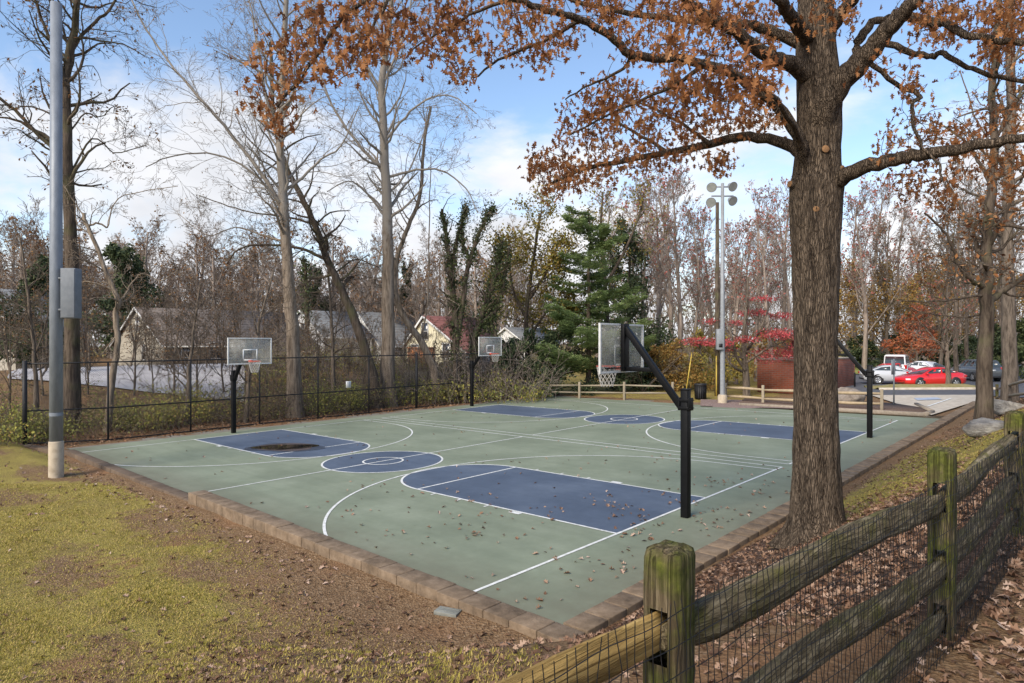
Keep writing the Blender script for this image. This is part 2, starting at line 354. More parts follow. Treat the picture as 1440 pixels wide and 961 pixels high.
# ------------------------------------------------------------------ court
def courtmat(name, a, b, c):
    m, nt, N, Lk, B = newmat(name)
    tc = N.new('ShaderNodeTexCoord')
    n1 = N.new('ShaderNodeTexNoise'); n1.inputs['Scale'].default_value = .45; n1.inputs['Detail'].default_value = 9; n1.inputs['Roughness'].default_value = .62; Lk.new(tc.outputs['Object'], n1.inputs['Vector'])
    r1 = ramp(N, [(.32, a), (.5, b), (.66, c)]); Lk.new(n1.outputs['Fac'], r1.inputs[0])
    n2 = N.new('ShaderNodeTexNoise'); n2.inputs['Scale'].default_value = 260; n2.inputs['Detail'].default_value = 3; Lk.new(tc.outputs['Object'], n2.inputs['Vector'])
    mp = N.new('ShaderNodeMapping'); mp.inputs['Scale'].default_value = (.12, 2.6, 1); mp.inputs['Rotation'].default_value = (0, 0, .5); Lk.new(tc.outputs['Object'], mp.inputs[0])
    n3 = N.new('ShaderNodeTexNoise'); n3.inputs['Scale'].default_value = 1.4; n3.inputs['Detail'].default_value = 6; Lk.new(mp.outputs[0], n3.inputs['Vector'])
    r3 = ramp(N, [(.38, (.84, .84, .84)), (.6, (1.05, 1.05, 1.05))]); Lk.new(n3.outputs['Fac'], r3.inputs[0])
    x = N.new('ShaderNodeMixRGB'); x.blend_type = 'MULTIPLY'; x.inputs[0].default_value = .35; Lk.new(r1.outputs[0], x.inputs[1]); Lk.new(r3.outputs[0], x.inputs[2])
    n4 = N.new('ShaderNodeTexNoise'); n4.inputs['Scale'].default_value = 5.5; n4.inputs['Detail'].default_value = 8; n4.inputs['Roughness'].default_value = .7; Lk.new(tc.outputs['Object'], n4.inputs['Vector'])
    r4 = ramp(N, [(.30, (1.10, 1.10, 1.09)), (.46, (1, 1, 1)), (.62, (.96, .96, .95)), (.72, (.74, .72, .68))]); Lk.new(n4.outputs['Fac'], r4.inputs[0])
    x2 = N.new('ShaderNodeMixRGB'); x2.blend_type = 'MULTIPLY'; x2.inputs[0].default_value = .75; Lk.new(x.outputs[0], x2.inputs[1]); Lk.new(r4.outputs[0], x2.inputs[2])
    # soil washed in along the kerbs
    sp = N.new('ShaderNodeSeparateXYZ'); Lk.new(tc.outputs['Object'], sp.inputs[0])
    def edge(o, a, b_):
        q = N.new('ShaderNodeMapRange'); q.inputs[1].default_value = a; q.inputs[2].default_value = b_; Lk.new(o, q.inputs[0]); return q.outputs[0]
    mxm = N.new('ShaderNodeMath'); mxm.operation = 'MAXIMUM'; Lk.new(edge(sp.outputs[1], 4.3, 5.75), mxm.inputs[0]); Lk.new(edge(sp.outputs[0], -.2, -1.75), mxm.inputs[1])
    n5 = N.new('ShaderNodeTexNoise'); n5.inputs['Scale'].default_value = 2.2; n5.inputs['Detail'].default_value = 9; n5.inputs['Roughness'].default_value = .7; Lk.new(tc.outputs['Object'], n5.inputs['Vector'])
    mm = N.new('ShaderNodeMath'); mm.operation = 'MULTIPLY'; Lk.new(mxm.outputs[0], mm.inputs[0]); Lk.new(n5.outputs['Fac'], mm.inputs[1])
    x3 = N.new('ShaderNodeMixRGB'); Lk.new(mm.outputs[0], x3.inputs[0]); Lk.new(x2.outputs[0], x3.inputs[1]); x3.inputs[2].default_value = (.13, .11, .075, 1)
    Lk.new(x3.outputs[0], B.inputs['Base Color'])
    B.inputs['Roughness'].default_value = .72; B.inputs['Specular IOR Level'].default_value = .3
    b = N.new('ShaderNodeBump'); b.inputs['Strength'].default_value = .12; b.inputs['Distance'].default_value = .004; Lk.new(n2.outputs['Fac'], b.inputs['Height']); Lk.new(b.outputs[0], B.inputs['Normal'])
    return m
M['green'] = courtmat('court_green', (.160, .186, .130), (.199, .228, .161), (.236, .265, .193))
M['blue'] = courtmat('court_blue', (.060, .080, .118), (.079, .104, .149), (.102, .130, .178))
M['line'] = nmat('line_paint', [(.30, (.34, .37, .32)), (.40, (.56, .57, .54)), (.6, (.72, .72, .70))], 9, .75, detail=10)
M['edge'] = nmat('court_edge', [(.17, .155, .125), (.23, .21, .175)], 3, .85, .2, 60)
def sheet(mb, pts, off, m=0):
    mb.poly([(x, y, float(plane_z(x, y)) + off) for x, y in pts], m, .5)
mb = MB(); sheet(mb, [(-1.72, 5.72), (-1.72, -22.4), (20.9, -21.9), (20.9, 5.72)], 0.0)
kind(mb.build('court_surface', M['green']), 'structure')
mb = MB(); sheet(mb, [(20.9, 5.72), (20.9, -21.9), (21.75, -22.2), (21.75, 5.72)], .0); sheet(mb, [(-1.72, -22.4), (-1.72, -23.2), (20.9, -22.5), (20.9, -21.9)], .0)
kind(mb.build('court_border', M['edge']), 'structure')
blue = MB(); lines = MB()
LW = .06
def arc(c, r0, r1, a0, a1, off, mb, n=64):
    A = np.linspace(a0, a1, n + 1)
    P = [(c[0] + r * math.cos(a), c[1] + r * math.sin(a)) for r in (r0, r1) for a in A]
    V = [(x, y, float(plane_z(x, y)) + off) for x, y in P]
    F = [(i, n + 1 + i, n + 2 + i, i + 1) for i in range(n)]
    mb.add(V, F, 0, .5)
def lineseg(a, b, w=LW, off=.008):
    a = np.array(a, float); b = np.array(b, float); t = (b - a) / np.linalg.norm(b - a); n = np.array([-t[1], t[0]]) * w / 2
    sheet(lines, [a - n, b - n, b + n, a + n], off)
for cy in (0, -CD):
    for s, x0 in ((1, 0.0), (-1, CL)):
        X = lambda q: x0 + s * q
        KW = 1.83
        sheet(blue, [(X(0.03), cy - KW), (X(CF), cy - KW), (X(CF), cy + KW), (X(0.03), cy + KW)][::s], .004)
        a0 = -math.pi / 2 if s > 0 else math.pi / 2
        A = np.linspace(a0, a0 + math.pi, 49)
        sheet(blue, [(X(CF) + KW * math.cos(a), cy + KW * math.sin(a)) for a in A], .004)
        arc((X(CF), cy), KW - LW / 2, KW + LW / 2, a0, a0 + math.pi, .008, lines)
        lineseg((X(LW / 2), cy - KW), (X(CF), cy - KW)); lineseg((X(LW / 2), cy + KW), (X(CF), cy + KW))
        lineseg((X(CF), cy - KW + .03), (X(CF), cy + KW - .03))
        lineseg((X(0), cy - CW), (X(0), cy + 5.7 if cy == 0 else cy + CW), .06)
        for sy in (-1, 1):   # lane marks
            for q, ww in ((2.35, .30), (3.35, .055), (4.25, .055), (5.15, .055)):
                sheet(lines, [(X(q), cy + sy * (KW + .04)), (X(q + ww), cy + sy * (KW + .04)), (X(q + ww), cy + sy * (KW + .17)), (X(q), cy + sy * (KW + .17))], .008)
        # three point line: straights then an arc about the hoop
        r3, hx = 6.03, 1.6
        arc((X(hx), cy), r3 - LW / 2, r3 + LW / 2, a0, a0 + math.pi, .008, lines, 96)
        for sy in (-1, 1):
            if not (cy == 0 and sy > 0 and r3 > 5.7): lineseg((X(LW / 2), cy + sy * r3), (X(hx), cy + sy * r3))
    mx = CL / 2
    A = np.linspace(0, 2 * math.pi, 97)[:-1]
    sheet(blue, [(mx + 1.83 * math.cos(a), cy + 1.83 * math.sin(a)) for a in A], .004)
    arc((mx, cy), 1.83 - LW / 2, 1.83 + LW / 2, 0, 2 * math.pi, .008, lines, 96)
    arc((mx, cy), .61 - LW / 2, .61 + LW / 2, 0, 2 * math.pi, .012, lines, 48)
    lineseg((mx, cy - CW + .03), (mx, 5.7 if cy == 0 else cy + CW - .03), LW, .0085)
    lineseg((LW / 2, cy - CW), (CL - LW / 2, cy - CW), LW, .0075)
    if cy != 0: lineseg((LW / 2, cy + CW), (CL - LW / 2, cy + CW), LW, .0075)
kind(blue.build('court_key_paint', M['blue']), 'structure')
kind(lines.build('court_line_markings', M['line']), 'structure')
# puddle
m, nt, N, Lk, B = newmat('puddle_water'); B.inputs['Base Color'].default_value = (.010, .009, .008, 1); B.inputs['Roughness'].default_value = .03; B.inputs['Specular IOR Level'].default_value = .6
mud = nmat('puddle_mud', [(.07, .05, .045), (.11, .085, .075)], 8, .6)
pc = gp(402, 629.5)
def blob(c, rx, ry, seed, n=60):
    r = random.Random(seed); ph = [r.uniform(0, 6.28) for _ in range(6)]
    out = []
    for i in range(n):
        a = 2 * math.pi * i / n; k = 1 + sum(.13 / (j + 1) * math.sin((j + 2) * a + ph[j]) for j in range(5))
        dx, dy = rx * k * math.cos(a), ry * k * math.sin(a)
        out.append((c[0] + dx * RT[0] + dy * FW[0], c[1] + dx * RT[1] + dy * FW[1]))
    return out
damp = nmat('damp_paint', [(.030, .038, .056), (.045, .056, .082)], 3, .35)
mb = MB(); sheet(mb, blob(pc, 1.36, .98, 11), .0105, 2); sheet(mb, blob(pc + np.array([.03, -.02, 0]), 1.12, .80, 5), .0135, 0); sheet(mb, blob(pc + np.array([.05, .0, 0]), 1.00, .66, 8), .017, 1)
kind(mb.build('puddle', [mud, m, damp]), 'structure')

# ------------------------------------------------------------------ kerbs
M['block'] = nmat('kerb_block', [(.075, .055, .036), (.20, .145, .096), (.32, .24, .165)], 5, .92, .7, 40, tint=[(.075, .05, .032), (.22, .155, .10), (.13, .092, .06)], tmix=.42)
M['block_low'] = nmat('kerb_block_low', [(.075, .054, .038), (.15, .108, .075)], 7, .92, .55, 40, tint=[(.09, .06, .042), (.18, .13, .09)], tmix=.42)
def blockrow(mb, a, b, width, z0f, z1f, step, gap=.007, jz=.006):
    a = np.array(a, float); b = np.array(b, float); Lg = np.linalg.norm(b - a); t = (b - a) / Lg; n = max(1, int(round(Lg / step))); st = Lg / n
    ang = math.atan2(t[1], t[0])
    for i in range(n):
        c = a + t * st * (i + .5); z0 = z0f(i / n, c); z1 = z1f((i + .5) / n, c) + random.uniform(-jz, jz)
        off = np.array([-t[1], t[0]]) * random.uniform(-.008, .008)
        mb.box((c[0] + off[0], c[1] + off[1], (z0 + z1) / 2), (st - gap, width, z1 - z0), ang + random.uniform(-.006, .006), 0, random.random())
mb = MB(); PZ = lambda c: float(plane_z(c[0], c[1]))
blockrow(mb, (-2.12, 5.93), (9.0, 5.93), .38, lambda t, c: PZ(c) - .25, lambda t, c: PZ(c) + .085 + .15 * t, .455)
blockrow(mb, (-2.12, 6.005), (9.0, 6.005), .26, lambda t, c: PZ(c) - .55, lambda t, c: PZ(c) - .258, .455)
tag(mb.build('block_kerb', M['block'], origin=(-2.1, 5.93, PZ((-2.1, 5.93))), bevel=.012), 'low tan block kerb along the lawn edge of the court with a raised stepped end', 'kerb', 'block kerbs around the court')
mb = MB(); blockrow(mb, (9.03, 5.93), (19.6, 6.0), .30, lambda t, c: PZ(c) - .3, lambda t, c: PZ(c) + .03 + .12 * t, .40)
blockrow(mb, (19.9, 6.35), (22.2, 6.9), .34, lambda t, c: PZ(c) - .1, lambda t, c: PZ(c) + .2, .8)
tag(mb.build('block_kerb', M['block_low'], origin=(9.03, 5.93, PZ((9, 5.9))), bevel=.012), 'lower darker block kerb running past the grey floodlight pole towards the chain link fence', 'kerb', 'block kerbs around the court')
mb = MB(); blockrow(mb, (-1.93, 5.70), (-1.55, -30.6), .38, lambda t, c: PZ(c) - .3, lambda t, c: PZ(c) + .085 + .05 * t, .455)
tag(mb.build('block_kerb', M['block'], origin=(-1.93, 5.7, PZ((-1.93, 5.7))), bevel=.012), 'long tan block kerb running behind the big oak to the car park entrance', 'kerb', 'block kerbs around the court')

# ------------------------------------------------------------------ entrance pad, road, island, driveway
M['concrete'] = nmat('pad_concrete', [(.36, .31, .24), (.48, .42, .34), (.55, .50, .42)], 2.5, .9, .2, 50)
M['asphalt'] = nmat('asphalt', [(.075, .078, .088), (.115, .118, .13)], 2, .85, .3, 80)
M['drive'] = nmat('drive_asphalt', [(.34, .325, .33), (.44, .425, .43), (.50, .485, .49)], 1.2, .9, .3, 60)
M['mulch'] = nmat('mulch', [(.06, .038, .03), (.12, .08, .062), (.20, .145, .115)], 22, .95, .9, 40)
M['pinkchip'] = nmat('leafy_mulch', [(.11, .07, .06), (.22, .155, .135), (.36, .28, .25)], 24, .95, .9, 40)
def dsheet(mb, pts, off, m=0, n=10, smooth_ground=True):
    """quad patch draped over the ground"""
    a, b, c, d = [np.array(p[:2], float) for p in pts]
    U, V = np.meshgrid(np.linspace(0, 1, n + 1), np.linspace(0, 1, n + 1), indexing='ij'); U = U[..., None]; V = V[..., None]
    P = a * (1 - U) * (1 - V) + b * U * (1 - V) + c * U * V + d * (1 - U) * V
    Z = terrain(P[..., 0], P[..., 1]) + off
    ii = np.arange((n + 1) ** 2).reshape(n + 1, n + 1)
    mb.add(np.concatenate([P, Z[..., None]], -1).reshape(-1, 3), [np.stack([ii[:-1, :-1], ii[1:, :-1], ii[1:, 1:], ii[:-1, 1:]], -1).reshape(-1, 4)], m, .5)
mb = MB(); dsheet(mb, [gp(1310, 586), gp(1373, 566), gp(1395, 557), gp(1225, 557.5)], .075, n=14)
kind(mb.build('entrance_path', M['concrete'], smooth=True), 'structure')
mb = MB()
mb.poly([gp(1290, 565.5) + (0, 0, .10), gp(1325, 564.2) + (0, 0, .10), gp(1318, 561.3) + (0, 0, .10), gp(1285, 562.2) + (0, 0, .10)])
kind(mb.build('bay_marking', nmat('blue_mark', [(.30, .36, .47), (.40, .44, .50)], 4, .8)), 'structure')
mb = MB()
for (u0, v0, u1, v1) in ((1305, 574, 1338, 562.5),):
    a, b = gp(u0, v0), gp(u1, v1); t = (b - a)[:2] / np.linalg.norm((b - a)[:2]); nn = np.array([-t[1], t[0]]) * .06
    mb.poly([(a[0] - nn[0], a[1] - nn[1], a[2] + .1), (b[0] - nn[0], b[1] - nn[1], b[2] + .1), (b[0] + nn[0], b[1] + nn[1], b[2] + .1), (a[0] + nn[0], a[1] + nn[1], a[2] + .1)])
kind(mb.build('path_marking', M['line']), 'structure')
mb = MB(); a0, a1 = gp(1180, 557), gp(1520, 559)
dsheet(mb, [a0, a1, gd(1600, 95), gd(1130, 95)], .05, n=30)
kind(mb.build('road', M['asphalt'], smooth=True), 'structure')
# planted bed edged with a low kerb beside the path
mb = MB(); bed = [gp(1040, 571), gp(1300, 585.5), gp(1312, 582.5), gp(1288, 571), gp(1200, 566), gp(1050, 562)]
mb.prism([p[:2] for p in bed], PZ(bed[1]) - .2, PZ(bed[1]) + .10, 0, .5)
kind(mb.build('mulch_bed', M['mulch']), 'structure')
mb = MB()
for a, b in zip(bed[:3], bed[1:4]):
    mb.beam((a[0], a[1], PZ(a) + .05), (b[0], b[1], PZ(b) + .05), .16, .24)
tag(mb.build('timber_edging', nmat('edging', [(.22, .18, .14), (.34, .29, .23)], 8, .9, .3), origin=(bed[0][0], bed[0][1], PZ(bed[0]))), 'low weathered edging around the mulched bed at the far end of the court', 'edging')
mb = MB(); dsheet(mb, [gp(985, 572), gp(1130, 577), gp(1150, 566), gp(985, 563)], .06, n=8)
kind(mb.build('leafy_ground', M['pinkchip'], smooth=True), 'structure')
# grass island with kerb in front of the parked cars
mb = MB(); P0, P1 = gp(1236, 549.5), gp(1400, 549)
t = (P1 - P0)[:2] / np.linalg.norm((P1 - P0)[:2]); nn = np.array([t[1], -t[0]]) * (1 if t[1] * FW[0] - t[0] * FW[1] > 0 else -1)
prof = [(0, 0), (.0, .13), (.15, .14), (.8, .26), (1.5, .30), (2.2, .22), (2.6, .14), (2.65, 0)]
ns = 30; V = []
for i in range(ns + 1):
    q = i / ns; c = P0[:2] * (1 - q) + P1[:2] * q; e = min(1, 5 * q, 5 * (1 - q) + .2)
    for w, h in prof: V.append((c[0] + nn[0] * w, c[1] + nn[1] * w, PZ(c) + .05 + h * (e if h > .14 else 1)))
k = len(prof); F = [(i * k + j, i * k + j + 1, (i + 1) * k + j + 1, (i + 1) * k + j) for i in range(ns) for j in range(k - 1)]
fm = [0 if j in (0, 1) else 1 for i in range(ns) for j in range(k - 1)]
for mi in (0, 1): mb.add(V, [np.array([f for f, q in zip(F, fm) if q == mi])], mi, .5)
kind(mb.build('verge', [M['concrete'], nmat('verge_grass', [(.16, .13, .06), (.26, .23, .09), (.30, .24, .14)], 3, .95, .6, 30)]), 'structure')
# pale sloping driveway beyond the chain link fence
mb = MB(); dsheet(mb, [gd(10, 33), gd(343, 35), gd(345, 47), gd(30, 46)], .07, n=26)
kind(mb.build('driveway', M['drive'], smooth=True), 'structure')
mb = MB(); dsheet(mb, [gd(395, 52), gd(730, 56), gd(740, 60), gd(380, 57)], .07, n=14)
kind(mb.build('street', M['drive'], smooth=True), 'structure')

# grass field beyond right
mb = MB(); dsheet(mb, [gd(1185, 62), gd(1290, 62), gd(1290, 80), gd(1150, 80)], .12, n=8)
kind(mb.build('grass_field', nmat('field', [(.20, .20, .05), (.30, .29, .08)], 2, .95, .5, 30), smooth=True), 'structure')
CAM = np.array([CX, CY, H])
def ray(u, v):
    l = (u - 720) / FPX
    return np.array([FW[0] + l * RT[0], FW[1] + l * RT[1], -(v - HY) / FPX])
def on_plane(u, v, ax, val):
    r = ray(u, v); k = (val - CAM[ax]) / r[ax]; return CAM + k * r
def hit(u, v):
    r = ray(u, v); a = 1.5
    for i in range(4000):
        b = a * 1.004 + .005; p = CAM + r * b
        if p[2] <= float(terrain(p[0], p[1])): break
        a = b
    p = CAM + r * b; p[2] = float(terrain(p[0], p[1])); return p
def depth_of(p): return (p[0] - CX) * FW[0] + (p[1] - CY) * FW[1]

# ------------------------------------------------------------------ basketball hoops
m, nt, N, Lk, B = newmat('cloudy_glass')
tc = N.new('ShaderNodeTexCoord'); no = N.new('ShaderNodeTexNoise'); no.inputs['Scale'].default_value = 4.5; no.inputs['Detail'].default_value = 9; no.inputs['Roughness'].default_value = .7; Lk.new(tc.outputs['Object'], no.inputs['Vector'])
rp = ramp(N, [(.3, (.16, .16, .16)), (.5, (.34, .34, .34)), (.68, (.52, .52, .52))]); Lk.new(no.outputs['Fac'], rp.inputs[0])
B.inputs['Base Color'].default_value = (.44, .44, .40, 1); B.inputs['Roughness'].default_value = .4
tr = N.new('ShaderNodeBsdfTransparent'); mx = N.new('ShaderNodeMixShader'); Lk.new(rp.outputs[0], mx.inputs[0]); Lk.new(tr.outputs[0], mx.inputs[1]); Lk.new(B.outputs[0], mx.inputs[2]); Lk.new(mx.outputs[0], N['Material Output'].inputs[0])
M['cloudy'] = m
M['frame_white'] = nmat('board_frame', [(.55, .55, .53), (.70, .70, .68)], 10, .5)
def make_hoop(label):
    t = thing('basketball_hoop', label, 'basketball hoop', group='basketball hoops of the two courts')
    mb = MB(); mb.box((0, 0, 1.30), (.165, .165, 2.62)); mb.build('post', M['black_metal'], t, bevel=.018)
    mb = MB()
    for z in (2.24, 2.40): mb.box((0, 0, z), (.215, .215, .06))
    mb.box((.11, 0, 2.32), (.04, .20, .26)); mb.box((-.11, 0, 2.32), (.03, .20, .26))
    for z in (2.24, 2.40):
        for y in (-.08, .08): mb.tube([(-.15, y, z), (.15, y, z)], .011, 6, caps=True)
    mb.build('collar', M['black_metal'], t, bevel=.006)
    mb = MB(); mb.box((0, 0, 2.615), (.18, .18, .03)); mb.build('cap', M['black_metal'], t, bevel=.006)
    mb = MB(); mb.beam((.12, 0, 2.28), (1.41, 0, 3.90), .125, .125); mb.build('arm', M['black_metal'], t, bevel=.01)
    mb = MB(); mb.box((1.425, 0, 3.47), (.09, .22, 1.04)); mb.build('back_plate', M['black_metal'], t, bevel=.006)
    mb = MB(); mb.beam((1.42, 0, 3.0), (.70, 0, 3.0), .09, .09)
    mb.beam((1.41, .05, 3.03), (1.47, .72, 3.03), .03, .03); mb.beam((1.41, -.05, 3.03), (1.47, -.72, 3.03), .03, .03)
    mb.build('strut', M['black_metal'], t, bevel=.006)
    b = MB(); b.box((1.495, 0, 3.455), (.016, 1.74, 1.0)); bd = b.build('backboard', M['cloudy'], t)
    mb = MB(); W_, z0, z1 = .915, 2.92, 3.99
    for s in (-1, 1): mb.box((1.495, s * (W_ - .022), (z0 + z1) / 2), (.05, .044, z1 - z0))
    for z in (z0 + .022, z1 - .022): mb.box((1.495, 0, z), (.05, 2 * W_ - .09, .044))
    mb.build('board_frame', M['frame_white'], bd, bevel=.004)
    mb = MB()
    for s in (-1, 1): mb.box((1.5062, s * .28, 3.30), (.005, .05, .46))
    mb.box((1.5062, 0, 3.505), (.005, .508, .05)); mb.box((1.5062, 0, 3.095), (.005, .508, .05))
    mb.build('target_square', M['white'], bd)
    rim = MB(); A = np.linspace(0, 2 * np.pi, 29)
    rim.tube([(1.885 + .235 * math.cos(a), .235 * math.sin(a), 3.05) for a in A], .011, 6)
    rim.box((1.55, 0, 3.03), (.09, .14, .11)); rim.beam((1.54, .06, 2.98), (1.76, .18, 3.045), .02, .02); rim.beam((1.54, -.06, 2.98), (1.76, -.18, 3.045), .02, .02)
    rm = rim.build('rim', M['red_rim'], t)
    net = MB(); rows = 6; na = 12
    rad = lambda q: .23 * (1 - q) ** .8 + .125 * (1 - (1 - q) ** .8); zz = lambda q: 3.045 - .45 * q
    for k_ in range(na):
        for sgn in (-1, 1):
            P = []
            for j in range(rows * 3 + 1):
                q = j / (rows * 3); a = 2 * np.pi * (k_ + sgn * q * rows * .5) / na
                P.append((1.885 + rad(q) * math.cos(a), rad(q) * math.sin(a), zz(q)))
            net.tube(P, .0062, 3)
    net.build('net', M['net'], rm)
    return t
h0 = make_hoop('large nearest hoop seen from behind with cloudy backboard and diagonal black arm')
def place(o, x, y, rz): o.location = (x, y, float(plane_z(x, y))); o.rotation_euler = (0, 0, rz)
place(h0, -.42, -.05, R(2))
for x, y, rz, lab in ((20.28, -.02, math.pi, 'hoop on a black post in front of the pale driveway beside the puddled blue key'),
                      (-.40, -14.02, 0, 'hoop on a black post partly hidden behind the big oak trunk'),
                      (20.35, -13.95, math.pi, 'farthest hoop with clear white framed backboard before the ivy covered trees')):
    c = copy_tree(h0); c['label'] = lab; place(c, x, y, rz)

# ------------------------------------------------------------------ light poles
def floodlight(parent, c, dirx):
    mb = MB(); d = np.array(dirx, float); d /= np.linalg.norm(d)
    up = np.array([0, 0, 1.]); s = np.cross(d, up); s /= np.linalg.norm(s); w = np.cross(s, d)
    prof = [(.05, -.30), (.13, -.28), (.16, -.20), (.22, -.08), (.275, .02), (.28, .06)]
    a = np.arange(18) * 2 * np.pi / 18
    V = []; 
    for r_, h_ in prof: V += [np.array(c) + d * h_ + r_ * (math.cos(q) * s + math.sin(q) * w) for q in a]
    F = [(i * 18 + j, i * 18 + (j + 1) % 18, (i + 1) * 18 + (j + 1) % 18, (i + 1) * 18 + j) for i in range(len(prof) - 1) for j in range(18)]
    mb.add(V, F, 0, .5); mb.add(V[:18], [tuple(range(18))], 0, .5)
    o = mb.build('floodlight', M['galv_far'], parent, smooth=True)
    g = MB(); g.add([np.array(c) + d * .052 + .27 * (math.cos(q) * s + math.sin(q) * w) for q in a], [tuple(range(18))], 0, .5); g.build('lens', M['lens'], o)
M['lens'] = nmat('lamp_lens', [(.24, .25, .235), (.36, .365, .34)], 4, .15, spec=.6)
P = hit(79, 671)
t = thing('floodlight_pole', 'thick grey steel floodlight pole with a tan painted base standing on the lawn', 'light pole', P)
mb = MB(); mb.lathe([(.0, 1.02), (.168, 1.02), (.160, 6), (.145, 13.6), (0, 13.6)], 24); mb.build('pole', M['galv'], t, smooth=True)
mb = MB(); mb.lathe([(.190, -.3), (.188, 1.0), (.175, 1.025), (0, 1.025)], 24); mb.build('base_sleeve', M['tan_conc'], t, smooth=True)
bx = np.array([RT[0], RT[1], 0])
ang = math.atan2(RT[1], RT[0])
zb = lambda v: P[2] * 0 + (H - (v - HY) * depth_of(P) / FPX) - P[2]
mb = MB(); mb.box((RT[0] * .43, RT[1] * .43, (zb(378) + zb(448)) / 2), (.42, .30, zb(378) - zb(448)), ang); bxo = mb.build('electric_box', M['boxgrey'], t, bevel=.012)
mb = MB(); mb.box((RT[0] * .43 - FW[0] * .157, RT[1] * .43 - FW[1] * .157, (zb(378) + zb(448)) / 2), (.39, .014, zb(378) - zb(448) - .04), ang); mb.build('lid', M['boxgrey'], bxo, bevel=.005)
for v in (392, 436): mb = MB(); mb.box((RT[0] * .2, RT[1] * .2, zb(v)), (.12, .24, .05), ang); mb.build('bracket', M['boxgrey'], t)
mb = MB(); mb.lathe([(.172, zb(585)), (.172, zb(580))], 20); mb.build('pole_band', M['galv'], t)
P = hit(1016, 568); D2 = depth_of(P)
t = thing('floodlight_pole', 'tall slim grey pole with a cluster of four round floodlights behind the far court', 'light pole', P)
zp = lambda v: H - (v - HY) * D2 / FPX - P[2]
mb = MB(); mb.lathe([(.14, .5), (.12, 5), (.085, zp(258)), (0, zp(258))], 16); mb.build('pole', M['galv_far'], t, smooth=True)
mb = MB(); mb.lathe([(.26, -.2), (.26, .45), (.2, .52), (0, .52)], 16); mb.build('base_sleeve', M['tan_conc'], t, smooth=True)
mb = MB(); zt = [zp(276), zp(263)]
ux = np.array([RT[0], RT[1], 0])
for z in zt: mb.beam(ux * -.62 + (0, 0, z), ux * .62 + (0, 0, z), .07, .07)
mb.build('cross_arm', M['galv_far'], t)
px2 = D2 / FPX
fd = np.array([-FW[0], -FW[1], -.55])
for (u, v) in ((994, 265), (1023, 264), (993, 286), (1023, 284)):
    c = ux * (u - 1011) * px2 * 1.0 + np.array([0, 0, zp(v)]) - np.array([FW[0], FW[1], 0]) * .25
    floodlight(t, c, fd + ux * (.35 if u > 1010 else -.35))
mb = MB(); mb.box(ux * -.18 - np.array([FW[0], FW[1], 0]) * .1 + (0, 0, (zp(463) + zp(492)) / 2), (.40, .3, zp(463) - zp(492)), ang); o = mb.build('electric_box', M['galv_far'], t, bevel=.02)
mb = MB(); mb.box(ux * -.18 - np.array([FW[0], FW[1], 0]) * .26 + (0, 0, zp(486)), (.2, .02, .2), ang); mb.build('meter', M['black_paint'], o)
P = hit(1023, 561) + np.array([FW[0], FW[1], 0]) * 2.0; D2 = depth_of(P)
t = thing('utility_pole', 'dark brown wooden utility pole just behind the slim floodlight pole', 'utility pole', P)
mb = MB(); mb.tube([(0, 0, -.3), (0, 0, 3), (0, 0, H - (285 - HY) * D2 / FPX - P[2])], [.17, .16, .11], 12, caps=True); mb.build('pole', M['dark_bark'], t, smooth=True)
mb = MB(); q = ux * -.12 - np.array([FW[0], FW[1], 0]) * .2; mb.tube([q + (0, 0, 0), q + (0, 0, 2.6)], .045, 8, caps=True); mb.build('cable_guard', nmat('yellow_guard', [(.50, .36, .06), (.6, .45, .1)], 4, .5), t)
mb = MB(); q = ux * .2 - np.array([FW[0], FW[1], 0]) * .1; mb.tube([q + (0, 0, 0), q + (0, 0, 3.4)], .05, 8, caps=True); mb.build('conduit', M['galv_far'], t)
a, b = hit(964, 556), at(973, 496, depth_of(hit(964, 556)))
t = thing('guy_wire', 'thin yellow guy wire cover leaning beside the black trash can', 'guy wire', a)
mb = MB(); mb.tube([(0, 0, 0), b - a], .035, 6, caps=True); mb.build('wire_cover', bpy.data.materials['yellow_guard'], t)
mb = MB(); mb.tube([(b - a) * .99, (b - a) * 4.3], .012, 4, caps=True); mb.build('wire', M['galv_far'], t)

# ------------------------------------------------------------------ trash can
P = hit(985, 562)
t = thing('trash_can', 'round black trash can standing on the grass before the yellow bushes', 'trash can', P)
mb = MB(); mb.lathe([(0, 0), (.31, 0), (.33, .1), (.35, .85), (.33, .85), (.30, .1), (0, .08)], 20); mb.build('bin_body', M['black_paint'], t, smooth=False)
mb = MB(); mb.lathe([(.36, .83), (.38, .85), (.38, .92), (.34, .96), (.30, .96), (.30, .86)], 20); mb.build('bin_rim', M['black_paint'], t)
mb = MB()
for k_ in range(20):
    a = k_ * 2 * np.pi / 20; mb.beam((.345 * math.cos(a), .345 * math.sin(a), .03), (.362 * math.cos(a), .362 * math.sin(a), .83), .05, .012, up=(math.cos(a), math.sin(a), 0.01))
mb.build('slat', M['black_metal'], t)

